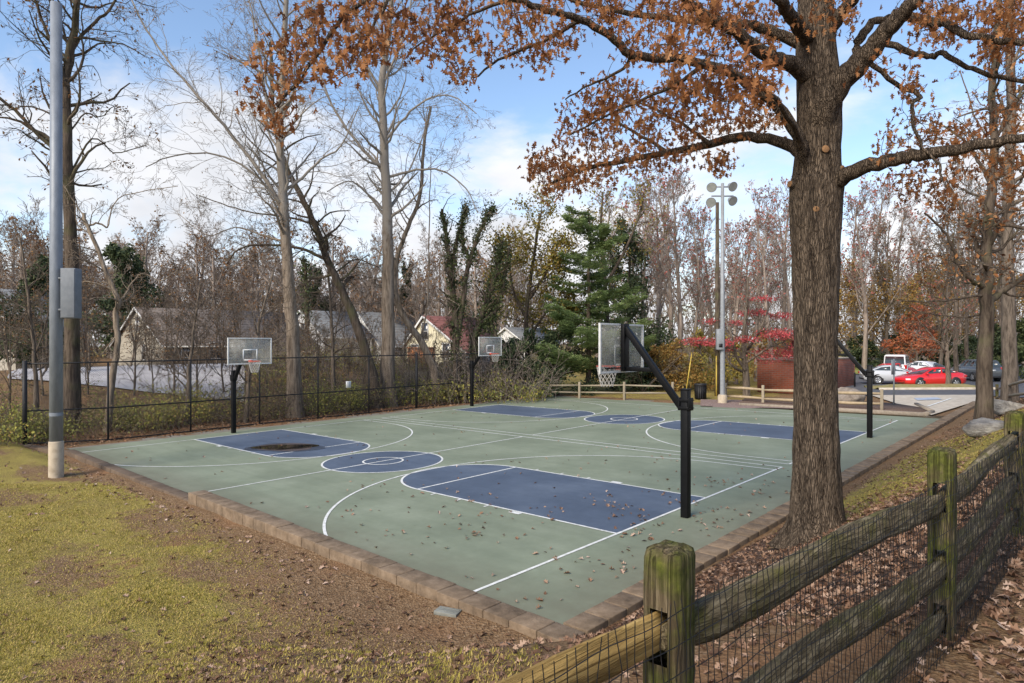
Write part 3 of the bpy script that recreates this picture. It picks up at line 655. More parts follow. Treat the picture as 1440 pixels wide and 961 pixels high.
# ------------------------------------------------------------------ chain link fence
FX = 22.0
t = thing('chain_link_fence', 'tall black chain link fence along the far side of the courts', 'fence', (FX, 6.8, float(terrain(FX, 6.8))))
fy = [6.8, 4.15, 1.05, -2.0, -5.0, -8.0, -11.2, -14.3, -17.4, -20.6]
o_ = np.array([FX, 6.8, float(terrain(FX, 6.8))])
ZT = lambda y: 2.86 + .012 * (6.8 - y) * .4
gz = lambda y: float(terrain(FX, y))
for i, y in enumerate(fy):
    r = .075 if i in (0, 6, 9) else .035
    mb = MB(); mb.tube([(FX, y, gz(y) - .3), (FX, y, ZT(y) + (.12 if r > .05 else .0))], r, 10, caps=True); mb.build('post', M['black_paint'], t, origin=o_, smooth=False)
for nm, f in (('top_rail', lambda y: ZT(y)), ('middle_rail', lambda y: (ZT(y) * .42 + gz(y) * .58)), ('bottom_rail', lambda y: max(gz(y) + .05, -.3))):
    mb = MB(); mb.tube([(FX, y, f(y)) for y in fy], .028, 7, caps=True); mb.build(nm, M['black_paint'], t, origin=o_)
mb = MB(); ya, yb = fy[0], fy[-1]; pitch = .085; seg = []
hgt = 3.0
for k_ in np.arange(ya + hgt, yb - hgt, -pitch):
    for s in (-1, 1):
        y0, y1 = (k_ if s > 0 else k_), k_ - s * hgt
        za, zb_ = gz(min(max(k_, yb), ya)) * 0 + -.2, -.2 + hgt
        # clip to the fence ends
        ts = [0., 1.]
        q0, q1 = y0, y1
        lo, hi = yb, ya
        t0, t1 = 0., 1.
        dy = q1 - q0
        for bnd, sg in ((lo, 1), (hi, -1)):
            # sg*(q0+dy*t - bnd) >= 0
            f0, df = sg * (q0 - bnd), sg * dy
            if abs(df) < 1e-9:
                if f0 < 0: t1 = -1
            else:
                tt = -f0 / df
                if df > 0: t0 = max(t0, tt)
                else: t1 = min(t1, tt)
        if t1 - t0 > .02:
            mb.tube([(FX - .03, q0 + dy * t0, za + hgt * t0), (FX - .03, q0 + dy * t1, za + hgt * t1)], .0032, 3)
kind(mb.build('wire_mesh', M['black_paint'], t, origin=o_), 'stuff')
P = on_plane(490, 541, 0, FX - .05)
M['sign_white'] = plain('sign_white', (.72, .72, .70))
t = thing('notice_sign', 'small white notice sign hung on the chain link fence', 'sign', P)
mb = MB(); mb.box((0, 0, 0), (.008, .30, .34)); mb.build('sign_panel', M['sign_white'], t)
mb = MB()
for z in (.11, .06, .0, -.05, -.11): mb.box((-.0065, random.uniform(-.02, .02), z), (.003, .2, .018))
mb.build('printed_lines', plain('print_grey', (.35, .35, .35)), t)

# ------------------------------------------------------------------ split rail fence in front, with wire mesh
def postmat(name, base, moss, amt):
    return nmat(name, base, 6, .93, .8, 26, stretch=(1, 1, .12), tint=moss, tmix=amt, bdist=.02)
m, nt, N, Lk, B = newmat('mossy_wood')
tc = N.new('ShaderNodeTexCoord')
def wood(m_stretch, cols, moss, lo, hi, name):
    m, nt, N, Lk, B = newmat(name)
    tc = N.new('ShaderNodeTexCoord'); mp = N.new('ShaderNodeMapping'); mp.inputs['Scale'].default_value = m_stretch; Lk.new(tc.outputs['Object'], mp.inputs[0])
    n1 = N.new('ShaderNodeTexNoise'); n1.inputs['Scale'].default_value = 26; n1.inputs['Detail'].default_value = 9; n1.inputs['Roughness'].default_value = .7; n1.inputs['Distortion'].default_value = .4; Lk.new(mp.outputs[0], n1.inputs['Vector'])
    r1 = ramp(N, [(.3, cols[0]), (.5, cols[1]), (.68, cols[2])]); Lk.new(n1.outputs['Fac'], r1.inputs[0])
    n2 = N.new('ShaderNodeTexNoise'); n2.inputs['Scale'].default_value = 5; n2.inputs['Detail'].default_value = 7; n2.inputs['Roughness'].default_value = .65; Lk.new(tc.outputs['Object'], n2.inputs['Vector'])
    r2 = ramp(N, [(lo, (0, 0, 0)), (hi, (.85, .85, .85))]); Lk.new(n2.outputs['Fac'], r2.inputs[0])
    n3 = N.new('ShaderNodeTexNoise'); n3.inputs['Scale'].default_value = 34; n3.inputs['Detail'].default_value = 6; Lk.new(tc.outputs['Object'], n3.inputs['Vector'])
    r3 = ramp(N, [(.3, moss[0]), (.6, moss[1]), (.75, moss[2])]); Lk.new(n3.outputs['Fac'], r3.inputs[0])
    mp4 = N.new('ShaderNodeMapping'); mp4.inputs['Scale'].default_value = tuple(q if q == 1 else q * .35 for q in m_stretch); Lk.new(tc.outputs['Object'], mp4.inputs[0])
    n4 = N.new('ShaderNodeTexNoise'); n4.inputs['Scale'].default_value = 30; n4.inputs['Detail'].default_value = 4; n4.inputs['Distortion'].default_value = .6; Lk.new(mp4.outputs[0], n4.inputs['Vector'])
    r4 = ramp(N, [(.44, (1, 1, 1)), (.485, (.16, .15, .14)), (.515, (.16, .15, .14)), (.56, (1, 1, 1))]); Lk.new(n4.outputs['Fac'], r4.inputs[0])
    x = N.new('ShaderNodeMixRGB'); Lk.new(r2.outputs[0], x.inputs[0]); Lk.new(r1.outputs[0], x.inputs[1]); Lk.new(r3.outputs[0], x.inputs[2])
    xx = N.new('ShaderNodeMixRGB'); xx.blend_type = 'MULTIPLY'; xx.inputs[0].default_value = .42; Lk.new(x.outputs[0], xx.inputs[1]); Lk.new(r4.outputs[0], xx.inputs[2]); x = xx
    Lk.new(x.outputs[0], B.inputs['Base Color']); B.inputs['Roughness'].default_value = .92; B.inputs['Specular IOR Level'].default_value = .15
    b = N.new('ShaderNodeBump'); b.inputs['Strength'].default_value = 1; b.inputs['Distance'].default_value = .018; ah = N.new('ShaderNodeMath'); ah.operation = 'MULTIPLY_ADD'; Lk.new(r4.outputs[0], ah.inputs[0]); ah.inputs[1].default_value = .5; Lk.new(n1.outputs['Fac'], ah.inputs[2]); Lk.new(ah.outputs[0], b.inputs['Height']); Lk.new(b.outputs[0], B.inputs['Normal'])
    return m
mossc = ((.045, .055, .010), (.10, .115, .018), (.17, .18, .03))
M['post_wood'] = wood((1, 1, .07), ((.030, .021, .012), (.12, .09, .052), (.29, .23, .145)), mossc, .40, .60, 'mossy_post_wood')
M['rail_wood'] = wood((1, .06, 1), ((.04, .03, .017), (.155, .122, .072), (.35, .29, .185)), ((.06, .058, .014), (.125, .115, .03), (.20, .185, .055)), .46, .66, 'mossy_rail_wood')
M['new_wood'] = wood((.3, .1, 1), ((.28, .17, .055), (.42, .275, .095), (.50, .35, .14)), ((.30, .19, .06), (.36, .24, .08), (.42, .28, .1)), .6, .8, 'new_rail_wood')
def jig(p, s): return s * (math.sin(p[0] * 31 + p[2] * 9) * math.cos(p[1] * 27 + p[2] * 13) + .6 * math.sin(p[2] * 23 + p[0] * 50) * math.sin(p[1] * 61))
def fence_post(parent, c, z0, z1, wx, wy, holes, lean=(0, 0)):
    """post with mortise slots through its faces along the fence line"""
    hx, hy, rr = wx / 2, wy / 2, .026
    ring = []
    sl = min(.042, hx - rr - .01); sx = [-hx + rr, -sl, sl, hx - rr]
    for x in sx: ring.append((x, -hy))
    ring += [(hx - rr * .3, -hy + rr * .3), (hx, -hy + rr), (hx, 0), (hx, hy - rr), (hx - rr * .3, hy - rr * .3)]
    for x in sx[::-1]: ring.append((x, hy))
    ring += [(-hx + rr * .3, hy - rr * .3), (-hx, hy - rr), (-hx, 0), (-hx, -hy + rr), (-hx + rr * .3, -hy + rr * .3)]
    n = len(ring); zs = sorted(set(list(np.arange(z0, z1 - .03, .045)) + [h for q in holes for h in q] + [z1 - .03]))
    mb = MB(); V = []
    for z in zs:
        for x, y in ring:
            p = (x + lean[0] * (z - z0), y + lean[1] * (z - z0), z); k_ = 1 + jig(p, .028); V.append((p[0] * k_, p[1] * k_, z))
    top = z1
    for f, dz in ((.93, -.006), (.62, .006)):
        for x, y in ring: V.append((x * f + lean[0] * (z1 - z0), y * f + lean[1] * (z1 - z0), top + dz + jig((x, y, z1), .01)))
    F = []; L_ = len(zs) + 2
    inh = lambda a, b: any(q[0] - 1e-6 <= a and b <= q[1] + 1e-6 for q in holes)
    for i in range(L_ - 1):
        for j in range(n):
            if i < len(zs) - 1 and inh(zs[i], zs[i + 1]) and j in (1, 10): continue
            F.append((i * n + j, i * n + (j + 1) % n, (i + 1) * n + (j + 1) % n, (i + 1) * n + j))
    F.append(tuple((L_ - 1) * n + j for j in range(n)))
    for q in holes:
        ks = [i for i, z in enumerate(zs) if q[0] - 1e-6 <= z <= q[1] + 1e-6]
        for a, b in zip(ks[:-1], ks[1:]):
            F.append((a * n + 1, b * n + 1, b * n + 11, a * n + 11)); F.append((a * n + 2, a * n + 10, b * n + 10, b * n + 2))
        a, b = ks[0], ks[-1]
        F.append((a * n + 1, a * n + 11, a * n + 10, a * n + 2)); F.append((b * n + 1, b * n + 2, b * n + 10, b * n + 11))
    mb.add(np.array(V) + np.array([c[0], c[1], 0]), F, 0, .5)
    return mb.build('post', M['post_wood'], parent, origin=fo)
def fence_rail(parent, a, b, w, h, mat_, seed, taper=.35, name='rail', sag=.0):
    r = random.Random(seed); a = np.array(a, float); b = np.array(b, float); n = 44
    base = [(-.52, -.36), (-.40, -.48), (.42, -.50), (.52, -.30), (.46, .40), (.34, .52), (-.44, .36), (-.52, .26)] if seed % 2 else [(-.50, -.28), (-.10, -.52), (.46, -.40), (.52, .10), (.10, .50), (-.10, .52), (-.48, .30), (-.53, .18)]
    t = (b - a) / np.linalg.norm(b - a); s = np.cross(t, (0, 0, 1)); s /= np.linalg.norm(s); up = np.cross(s, t); V = []
    ph = r.uniform(0, 6)
    for i in range(n + 1):
        q = i / n; e = min(q, 1 - q) * np.linalg.norm(b - a); k_ = 1 - taper * max(0, 1 - e / .28)
        c = a * (1 - q) + b * q + up * (.012 * math.sin(q * 7 + ph) - sag * 4 * q * (1 - q)) + s * .012 * math.sin(q * 5 + ph * 2)
        for x, y in base:
            kk = 1 + .05 * math.sin(q * 11 + x * 5 + ph) + .03 * math.sin(q * 37 + y * 9 + ph) + .02 * math.sin(q * 90 + x * 20)
            V.append(c + s * x * w * k_ * kk + up * y * h * k_ * kk)
    k_ = len(base); F = [(i * k_ + j, (i + 1) * k_ + j, (i + 1) * k_ + (j + 1) % k_, i * k_ + (j + 1) % k_) for i in range(n) for j in range(k_)]
    F += [tuple(range(k_)), tuple(n * k_ + j for j in range(k_))[::-1]]
    mb = MB(); mb.add(V, F, 0, r.random()); return mb.build(name, mat_, parent, origin=fo)
posts = [(-5.47, 13.1), (-5.71, 10.19), (-6.03, 7.26), (-6.15, 4.36), (-6.22, 1.4), (-6.3, -1.55), (-6.3, -4.5)]
fo = np.array([-5.71, 10.19, float(terrain(-5.71, 10.19))])
tf = thing('split_rail_fence', 'weathered mossy split rail fence with black wire mesh in the foreground beside the oak', 'fence', fo)
TOP = [2.93, 2.925, 2.94, 2.96, 3.0, 3.0, 3.0]
RZ = [(2.66, 2.24, 1.90), (2.635, 2.20, 1.86), (2.64, 2.22, 1.88), (2.69, 2.30, 1.97), (2.72, 2.32, 2.0), (2.72, 2.32, 2.0), (2.72, 2.32, 2.0)]
LW_ = [(.14, .145), (.138, .142), (.145, .15), (.15, .155), (.16, .17), (.16, .17), (.16, .17)]
for i, (x, y) in enumerate(posts):
    g = float(terrain(x, y))
    fence_post(tf, (x, y), g - .25, TOP[i], LW_[i][0], LW_[i][1], [(z - .085, z + .095) for z in RZ[i]], (0, 0) if i != 1 else (-.004, -.008))
for i in range(len(posts) - 1):
    a, b = posts[i], posts[i + 1]
    for k_ in range(3):
        e = .045 * (1 if k_ % 2 == 0 else -1)
        za, zb_ = RZ[i][k_] + (.01 if i % 2 else -.01), RZ[i + 1][k_] + (-.015 if i % 2 else .02)
        dv = (np.array(b) - np.array(a)); dv = dv / np.linalg.norm(dv)
        A3 = (a[0] - dv[0] * .05, a[1] - dv[1] * .05, za); B3 = (b[0] + dv[0] * .05, b[1] + dv[1] * .05, zb_)
        if i == 0:
            A3 = (a[0], a[1], za); B3 = (b[0] - dv[0] * .0, b[1] - dv[1] * .0, zb_)
            o = fence_rail(tf, A3, B3, .05, .135, M['new_wood'] if k_ == 0 else M['rail_wood'], 10 + k_, .05)
            if k_ == 0: o['label'] = 'new yellow timber rail'
        else:
            fence_rail(tf, A3, B3, (.095, .10, .06)[k_], (.135, .132, .115)[k_], M['rail_wood'], i * 5 + k_, .4)
# welded wire mesh on the path side
mb = MB(); zl, zh = 1.74, 2.80
wr = .0019
pl = [np.array([p[0] - .115, p[1]]) for p in posts]
for i in range(len(pl) - 1):
    a, b = pl[i], pl[i + 1]; Lg = np.linalg.norm(b - a); nv = int(Lg / .042)
    if i > 3: nv = nv // 2
    ga, gb = float(terrain(*posts[i])), float(terrain(*posts[i + 1]))
    for k_ in range(nv):
        q = k_ / nv; c = a * (1 - q) + b * q; g = ga * (1 - q) + gb * q
        pts = [(c[0] + .006 * math.sin(z * 23 + k_ * 1.7) - .012 * math.sin((z - zl) * 3), c[1] + .007 * math.sin(z * 17 + k_ * .9) + .004 * math.sin(z * 40 + k_ * 2.3), z) for z in np.linspace(g + .01, zh + .01 * math.sin(q * 9), 10)]
        mb.tube(pts, wr, 3)
    for z in np.arange(.06, 1.09, .1):
        pts = [(a[0] * (1 - q) + b[0] * q + .004 * math.sin(q * 50 + z * 9), a[1] * (1 - q) + b[1] * q, (ga * (1 - q) + gb * q) + z - .02 + .006 * math.sin(q * 30 + z * 20) + .01 * math.sin(q * 9)) for q in np.linspace(0, 1, 40)]
        mb.tube(pts, wr, 3)
mb.build('wire_mesh', plain('mesh_wire', (.008, .008, .008), .6), tf, origin=fo)

# ------------------------------------------------------------------ distant rail fences
M['far_wood'] = nmat('far_fence_wood', [(.20, .17, .12), (.34, .29, .21)], 6, .9, tint=[(.22, .18, .13), (.36, .30, .22)])
M['tan_wood'] = nmat('tan_fence_wood', [(.30, .23, .14), (.42, .33, .22)], 6, .9)
def rail_fence(label, pts, hgt, rails, mats, r=.06):
    t = thing('split_rail_fence', label, 'fence', pts[0])
    o = np.array(pts[0])
    for p in pts:
        mb = MB(); mb.box((p[0], p[1], p[2] + hgt / 2 - .1), (.14, .14, hgt + .2), random.uniform(-.2, .2)); mb.build('post', mats[0], t, origin=o, bevel=.02)
    for a, b in zip(pts[:-1], pts[1:]):
        for z in rails:
            mb = MB(); mb.tube([np.array(a) + (0, 0, z + random.uniform(-.03, .03)), (np.array(a) + np.array(b)) / 2 + (0, 0, z + random.uniform(-.01, .01)), np.array(b) + (0, 0, z + random.uniform(-.03, .03))], [r * .7, r, r * .7], 7, caps=True); mb.build('rail', mats[1], t, origin=o)
    return t
rail_fence('low grey rail fence between the far blue key and the green pine', [hit(758, 561), hit(815, 562), hit(878, 563), hit(946, 564)], 1.12, (.45, .88), (M['far_wood'], M['far_wood']))
rail_fence('low tan rail fence in front of the brick enclosure', [hit(1020, 566), hit(1073, 571), hit(1152, 575.5), hit(1240, 580)], 1.12, (.38, .88), (M['far_wood'], M['tan_wood']), .085)
rail_fence('short rail fence with a dark post between the two trunks at far right', [hit(1402, 572), hit(1478, 572)], 1.15, (.45, .9), (M['post_wood'], M['far_wood']))
rail_fence('grey wooden fence at the back beneath the white house', [gd(384, 44), gd(404, 44), gd(424, 44.2), gd(444, 44.4)], 1.3, (.3, .6, .9, 1.2), (M['far_wood'], M['far_wood']), .1)
t = thing('board_fence', 'grey board fence beyond the chain link fence below the orange shed', 'fence', gd(570, 42))
mb = MB(); o = gd(570, 42)
for i in range(34):
    p = gd(570 + i * 2.3, 42 + i * .03); mb.box((p[0], p[1], p[2] + .75), (.115, .03, 1.6 + random.uniform(-.03, .03)), math.atan2(RT[1], RT[0]))
mb.build('boards', M['far_wood'], t, origin=o)
mb = MB(); a, b = gd(570, 42.1), gd(648, 43); 
for z in (.4, 1.2): mb.beam(a + (0, 0, z), b + (0, 0, z), .05, .1)
mb.build('rail', M['far_wood'], t, origin=o)

# ------------------------------------------------------------------ brick enclosure
def brickmat(name, a, b, mortar, sc=1.0):
    m, nt, N, Lk, B = newmat(name); tc = N.new('ShaderNodeTexCoord'); mp = N.new('ShaderNodeMapping'); Lk.new(tc.outputs['Object'], mp.inputs[0])
    sp = N.new('ShaderNodeSeparateXYZ'); Lk.new(mp.outputs[0], sp.inputs[0]); ad = N.new('ShaderNodeMath'); Lk.new(sp.outputs[0], ad.inputs[0]); Lk.new(sp.outputs[1], ad.inputs[1])
    cb = N.new('ShaderNodeCombineXYZ'); Lk.new(ad.outputs[0], cb.inputs[0]); Lk.new(sp.outputs[2], cb.inputs[1])
    br = N.new('ShaderNodeTexBrick'); Lk.new(cb.outputs[0], br.inputs['Vector']); br.inputs['Color1'].default_value = (*a, 1); br.inputs['Color2'].default_value = (*b, 1); br.inputs['Mortar'].default_value = (*mortar, 1)
    br.inputs['Scale'].default_value = 1; br.inputs['Brick Width'].default_value = .36 * sc; br.inputs['Row Height'].default_value = .125 * sc; br.inputs['Mortar Size'].default_value = .014 * sc; br.inputs['Bias'].default_value = -.1
    no = N.new('ShaderNodeTexNoise'); no.inputs['Scale'].default_value = 1.5; no.inputs['Detail'].default_value = 6; Lk.new(tc.outputs['Object'], no.inputs['Vector'])
    r = ramp(N, [(.3, (.72, .72, .72)), (.7, (1.1, 1.1, 1.1))]); Lk.new(no.outputs['Fac'], r.inputs[0])
    x = N.new('ShaderNodeMixRGB'); x.blend_type = 'MULTIPLY'; x.inputs[0].default_value = 1; Lk.new(br.outputs[0], x.inputs[1]); Lk.new(r.outputs[0], x.inputs[2]); Lk.new(x.outputs[0], B.inputs['Base Color'])
    B.inputs['Roughness'].default_value = .9; b_ = N.new('ShaderNodeBump'); b_.inputs['Strength'].default_value = .5; b_.inputs['Distance'].default_value = .01; b_.invert = True; Lk.new(br.outputs['Fac'], b_.inputs['Height']); Lk.new(b_.outputs[0], B.inputs['Normal'])
    return m
M['brick'] = brickmat('red_brick', (.40, .105, .052), (.28, .076, .042), (.26, .19, .15))
cr = gp(1181, 563) + np.array([FW[0], FW[1], 0]) * 4.0; cr[2] = float(terrain(cr[0], cr[1]))
top = H - (506 - HY) * depth_of(cr) / FPX
lf = on_plane(1065, 540, 1, cr[1]); rt_ = on_plane(1201, 540, 0, cr[0])
t = thing('brick_enclosure', 'square red brick enclosure with a flat grey cap behind the big oak trunk', 'enclosure', cr)
w, dp = lf[0] - cr[0], cr[1] - rt_[1]
mb = MB(); hz = top - cr[2] - .08
for c, s in (((w / 2, -.11, hz / 2), (w, .22, hz)), ((.11, -dp / 2 - .11, hz / 2), (.22, dp - .22, hz)), ((w - .11, -dp / 2 - .11, hz / 2), (.22, dp - .22, hz)), ((w / 2, -dp - .11, hz / 2), (w, .22, hz))): mb.box(c, s)
mb.build('brick_wall', M['brick'], t)
mb = MB()
for c, s in (((w / 2, -.11, hz + .04), (w + .1, .32, .08)), ((.11, -dp / 2 - .11, hz + .04), (.32, dp - .32, .08)), ((w - .11, -dp / 2 - .11, hz + .04), (.32, dp - .32, .08)), ((w / 2, -dp - .11, hz + .04), (w + .1, .32, .08))): mb.box(c, s)
mb.build('cap', nmat('cap_stone', [(.25, .22, .18), (.36, .32, .27)], 4, .9), t, bevel=.01)

# ------------------------------------------------------------------ boulders, meter lid, stick, bollard, sign post
def boulder(label, c, sx, sy, sz, seed, mat_, rz=0, flat=.5):
    r = np.random.default_rng(seed); nu, nv = 40, 20; V = []
    planes = [(v / np.linalg.norm(v), r.uniform(.5, .92)) for v in r.normal(size=(13, 3))]
    for i in range(nv + 1):
        th = math.pi * i / nv
        for j in range(nu):
            ph = 2 * math.pi * j / nu; d = np.array([math.sin(th) * math.cos(ph), math.sin(th) * math.sin(ph), math.cos(th)])
            k_ = min([1.05] + [h / max(1e-3, d @ n_) for n_, h in planes if d @ n_ > .05])
            k_ *= 1 + .025 * math.sin(d[0] * 13 + seed) * math.sin(d[1] * 17) + .015 * math.sin(d[2] * 41 + d[0] * 33)
            x, y, z = d[0] * sx * k_, d[1] * sy * k_, d[2] * sz * k_
            V.append((x * math.cos(rz) - y * math.sin(rz), x * math.sin(rz) + y * math.cos(rz), z + sz * flat))
    F = [(i * nu + j, (i + 1) * nu + j, (i + 1) * nu + (j + 1) % nu, i * nu + (j + 1) % nu) for i in range(nv) for j in range(nu)]
    mb = MB(); mb.add(V, F, 0, .5); mb.V[0] = mb.V[0] + np.array(c)
    o = mb.build('boulder', mat_, origin=c); tag(o, label, 'boulder'); return o
M['rock'] = nmat('rock', [(.13, .115, .10), (.31, .28, .24), (.50, .46, .39)], 4, .9, 1, 9, bdist=.09, stretch=(1, 1, 2.2))
M['rock_brown'] = nmat('rock_brown', [(.13, .105, .085), (.24, .20, .165), (.32, .28, .24)], 3, .9, .9, 10, bdist=.05)
boulder('pale grey angular boulder lying on the mossy grass beside the near right trunk', gd(1391, 15.6), .62, .36, .40, 4, M['rock'], .6, .25)
boulder('long low grey boulder between the two right hand trunks', gd(1418, 21.5), .95, .5, .36, 9, M['rock'], -.85, .3)
q = gp(1218, 574) + np.array([FW[0], FW[1], 0]) * 2.2; q[2] = float(terrain(q[0], q[1]))
boulder('big brown grey boulder behind the tan rail fence by the far hoop', q, 1.35, .9, .62, 12, M['rock_brown'], -.6, .45)
P = hit(630, 863)
ang_l = 0.35
mb = MB(); mb.box((P[0], P[1], P[2] + .01), (.34, .19, .05), ang_l)
for k_ in range(2): mb.box((P[0], P[1] + (-.05, .05)[k_], P[2] + .038), (.26, .012, .006), ang_l)
tag(mb.build('utility_box', nmat('lid_grey', [(.15, .155, .135), (.24, .245, .22)], 9, .7), origin=P, bevel=.006), 'small grey utility box set in the soil outside the court kerb', 'utility box')
P = gp(1202, 545) ; P[2] = float(terrain(P[0], P[1])) + .05
mb = MB(); mb.lathe([(0, 0), (.06, 0), (.06, 1.0), (.05, 1.05), (0, 1.05)], 12, c=P); tag(mb.build('bollard', M['black_paint'], origin=P), 'short black bollard standing by the road right of the brick enclosure', 'bollard')
P = gp(1257, 572); P[2] = float(terrain(P[0], P[1])); D3 = depth_of(P)
t = thing('parking_sign', 'grey parking sign seen from behind on a thin steel post at the path entrance', 'sign', P)
zz = lambda v: H - (v - HY) * D3 / FPX - P[2]
mb = MB(); mb.box((0, 0, zz(505) / 2), (.06, .06, zz(505)), .6); mb.build('post', M['boxgrey'], t)
mb = MB(); mb.box((-RT[0] * .06 - FW[0] * .05, -RT[1] * .06 - FW[1] * .05, (zz(506) + zz(527)) / 2), (.34, .012, zz(506) - zz(527)), math.atan2(RT[1], RT[0]) + .5); mb.build('sign_panel', M['boxgrey'], t)

# ------------------------------------------------------------------ cars
def paint(name, c): return nmat(name, [c, c], 3, .25, coat=.8, spec=.5)
M['carglass'] = glassmat('car_glass', (.05, .065, .075)); M['tyre'] = plain('tyre', (.018, .018, .018), .85); M['alloy'] = plain('alloy', (.42, .43, .45), .3, .6)
M['redlamp'] = plain('red_lamp', (.45, .02, .02), .2); M['clearlamp'] = plain('clear_lamp', (.7, .72, .74), .15); M['trim'] = plain('black_trim', (.02, .02, .022), .6)
SHAPES = {  # stations x: (half width, bottom z, shoulder z); cabin base/roof x, roof z
 'sedan': dict(L=4.65, st=[(-2.32, .62, .45, .72), (-2.25, .80, .30, .95), (-1.9, .88, .22, 1.04), (-1.0, .91, .20, 1.02), (0, .915, .20, .98), (.9, .91, .20, .95), (1.5, .88, .22, .86), (2.1, .80, .25, .72), (2.28, .66, .32, .62), (2.33, .50, .40, .52)], cab=(-1.95, -1.05, .25, 1.25), roof=1.44, wh=1.36),
 'suv': dict(L=4.75, st=[(-2.37, .70, .50, .85), (-2.32, .86, .35, 1.12), (-1.9, .93, .28, 1.14), (0, .94, .26, 1.12), (1.0, .93, .26, 1.10), (1.5, .91, .27, 1.06), (2.15, .86, .32, .95), (2.33, .74, .40, .82), (2.38, .6, .48, .7)], cab=(-2.30, -2.0, .35, 1.15), roof=1.72, wh=1.4),
 'van': dict(L=5.2, st=[(-2.6, .80, .45, .95), (-2.57, .93, .35, 1.22), (-1.9, .97, .28, 1.24), (0, .98, .26, 1.24), (1.2, .97, .26, 1.22), (1.8, .94, .28, 1.12), (2.4, .88, .34, .98), (2.6, .7, .45, .82)], cab=(-2.56, -2.45, .95, 1.75), roof=2.12, wh=1.6)}
def car(label, shape, col, loc, rz, name='parked_car', wheel=.33):
    S = SHAPES[shape]; t = thing(name, label, 'van' if shape == 'van' else 'car', loc, rz, 'cars parked beyond the court')
    pm = paint('paint_' + label.split()[0] + str(len(bpy.data.materials)), col)
    mb = MB(); V = []; k_ = 11
    for x, w, zb_, zs in S['st']:
        zm = zb_ + (zs - zb_) * .55
        half = [(0, zb_), (w * .86, zb_), (w * .97, zb_ + .1), (w, zm), (w * .955, zs - .03), (w * .86, zs + .015)]
        V += [(x, y, z) for y, z in half] + [(x, -y, z) for y, z in half[:0:-1]]
    n = len(S['st']); F = [(i * k_ + j, (i + 1) * k_ + j, (i + 1) * k_ + (j + 1) % k_, i * k_ + (j + 1) % k_) for i in range(n - 1) for j in range(k_)]
    F += [tuple(range(k_)), tuple((n - 1) * k_ + j for j in range(k_))[::-1]]
    mb.add(V, F, 0, .5); mb.build('body', pm, t, smooth=True, bevel=0)
    x0, x1, x2, x3 = S['cab']; rz_ = S['roof']
    def shoulder(x):
        st = S['st']; xs = [q[0] for q in st]; return np.interp(x, xs, [q[3] for q in st]), np.interp(x, xs, [q[1] for q in st])
    pts = []
    for q in np.linspace(0, 1, 9):
        xb = x0 + (x3 - x0) * q; xr = x1 + (x2 - x1) * q; zs, w = shoulder(xb)
        zr = rz_ - .10 * (2 * q - 1) ** 2 if shape == 'sedan' else rz_ - .04 * (2 * q - 1) ** 2
        pts.append(((xb, w * .87, zs - .02), (xr, w * .68 if shape != 'van' else w * .8, zr - .05), (xr, w * .58 if shape != 'van' else w * .7, zr)))
    V = []
    for a, b, c in pts: V += [a, b, c, (c[0], -c[1], c[2]), (b[0], -b[1], b[2]), (a[0], -a[1], a[2])]
    F = [(i * 6 + j, i * 6 + j + 1, (i + 1) * 6 + j + 1, (i + 1) * 6 + j) for i in range(8) for j in range(5)]
    F += [(0, 5, 4, 3, 2, 1), tuple(48 + j for j in range(6))]
    mb = MB(); mb.add(V, F, 0, .5); mb.build('cabin', pm, t, smooth=False)
    def quad(P, off, name_, mt):
        P = [np.array(p, float) for p in P]; nrm = np.cross(P[1] - P[0], P[2] - P[0]); nrm /= np.linalg.norm(nrm); c = sum(P) / len(P)
        if nrm @ (c - np.array([0, 0, .9])) < 0: nrm = -nrm
        mb = MB(); F1 = [p + nrm * off for p in P]; F0 = [p - nrm * .01 for p in P]; k = len(P)
        mb.add(F1 + F0, [tuple(range(k))] + [(i, (i + 1) % k, k + (i + 1) % k, k + i) for i in range(k)], 0, .5); return mb.build(name_, mt, t)
    def lerp(a, b, q): return np.array(a) * (1 - q) + np.array(b) * q
    for s in (1, -1):
        fl = lambda p: (p[0], p[1] * s, p[2])
        cuts = [(.07, .47), (.52, .93)] if shape == 'sedan' else [(.05, .30), (.34, .62), (.66, .93)]
        for qa, qb in cuts:
            ia, ib = qa * 8, qb * 8
            f = lambda q, k: lerp(pts[int(q)][k], pts[min(8, int(q) + 1)][k], q - int(q))
            la, lb = lerp(f(ia, 0), f(ia, 1), .14), lerp(f(ib, 0), f(ib, 1), .14); ua, ub = lerp(f(ia, 0), f(ia, 1), .90), lerp(f(ib, 0), f(ib, 1), .90)
            quad([fl(la), fl(lb), fl(ub), fl(ua)], .012, 'side_window', M['carglass'])
    for i, nm in ((8, 'windscreen'), (0, 'rear_window')):
        a, b = pts[i][0], pts[i][1]; l, u = lerp(a, b, .12), lerp(a, b, .92)
        quad([(l[0], l[1] * .9, l[2]), (u[0], u[1] * .9, u[2]), (u[0], -u[1] * .9, u[2]), (l[0], -l[1] * .9, l[2])], .012, nm, M['carglass'])
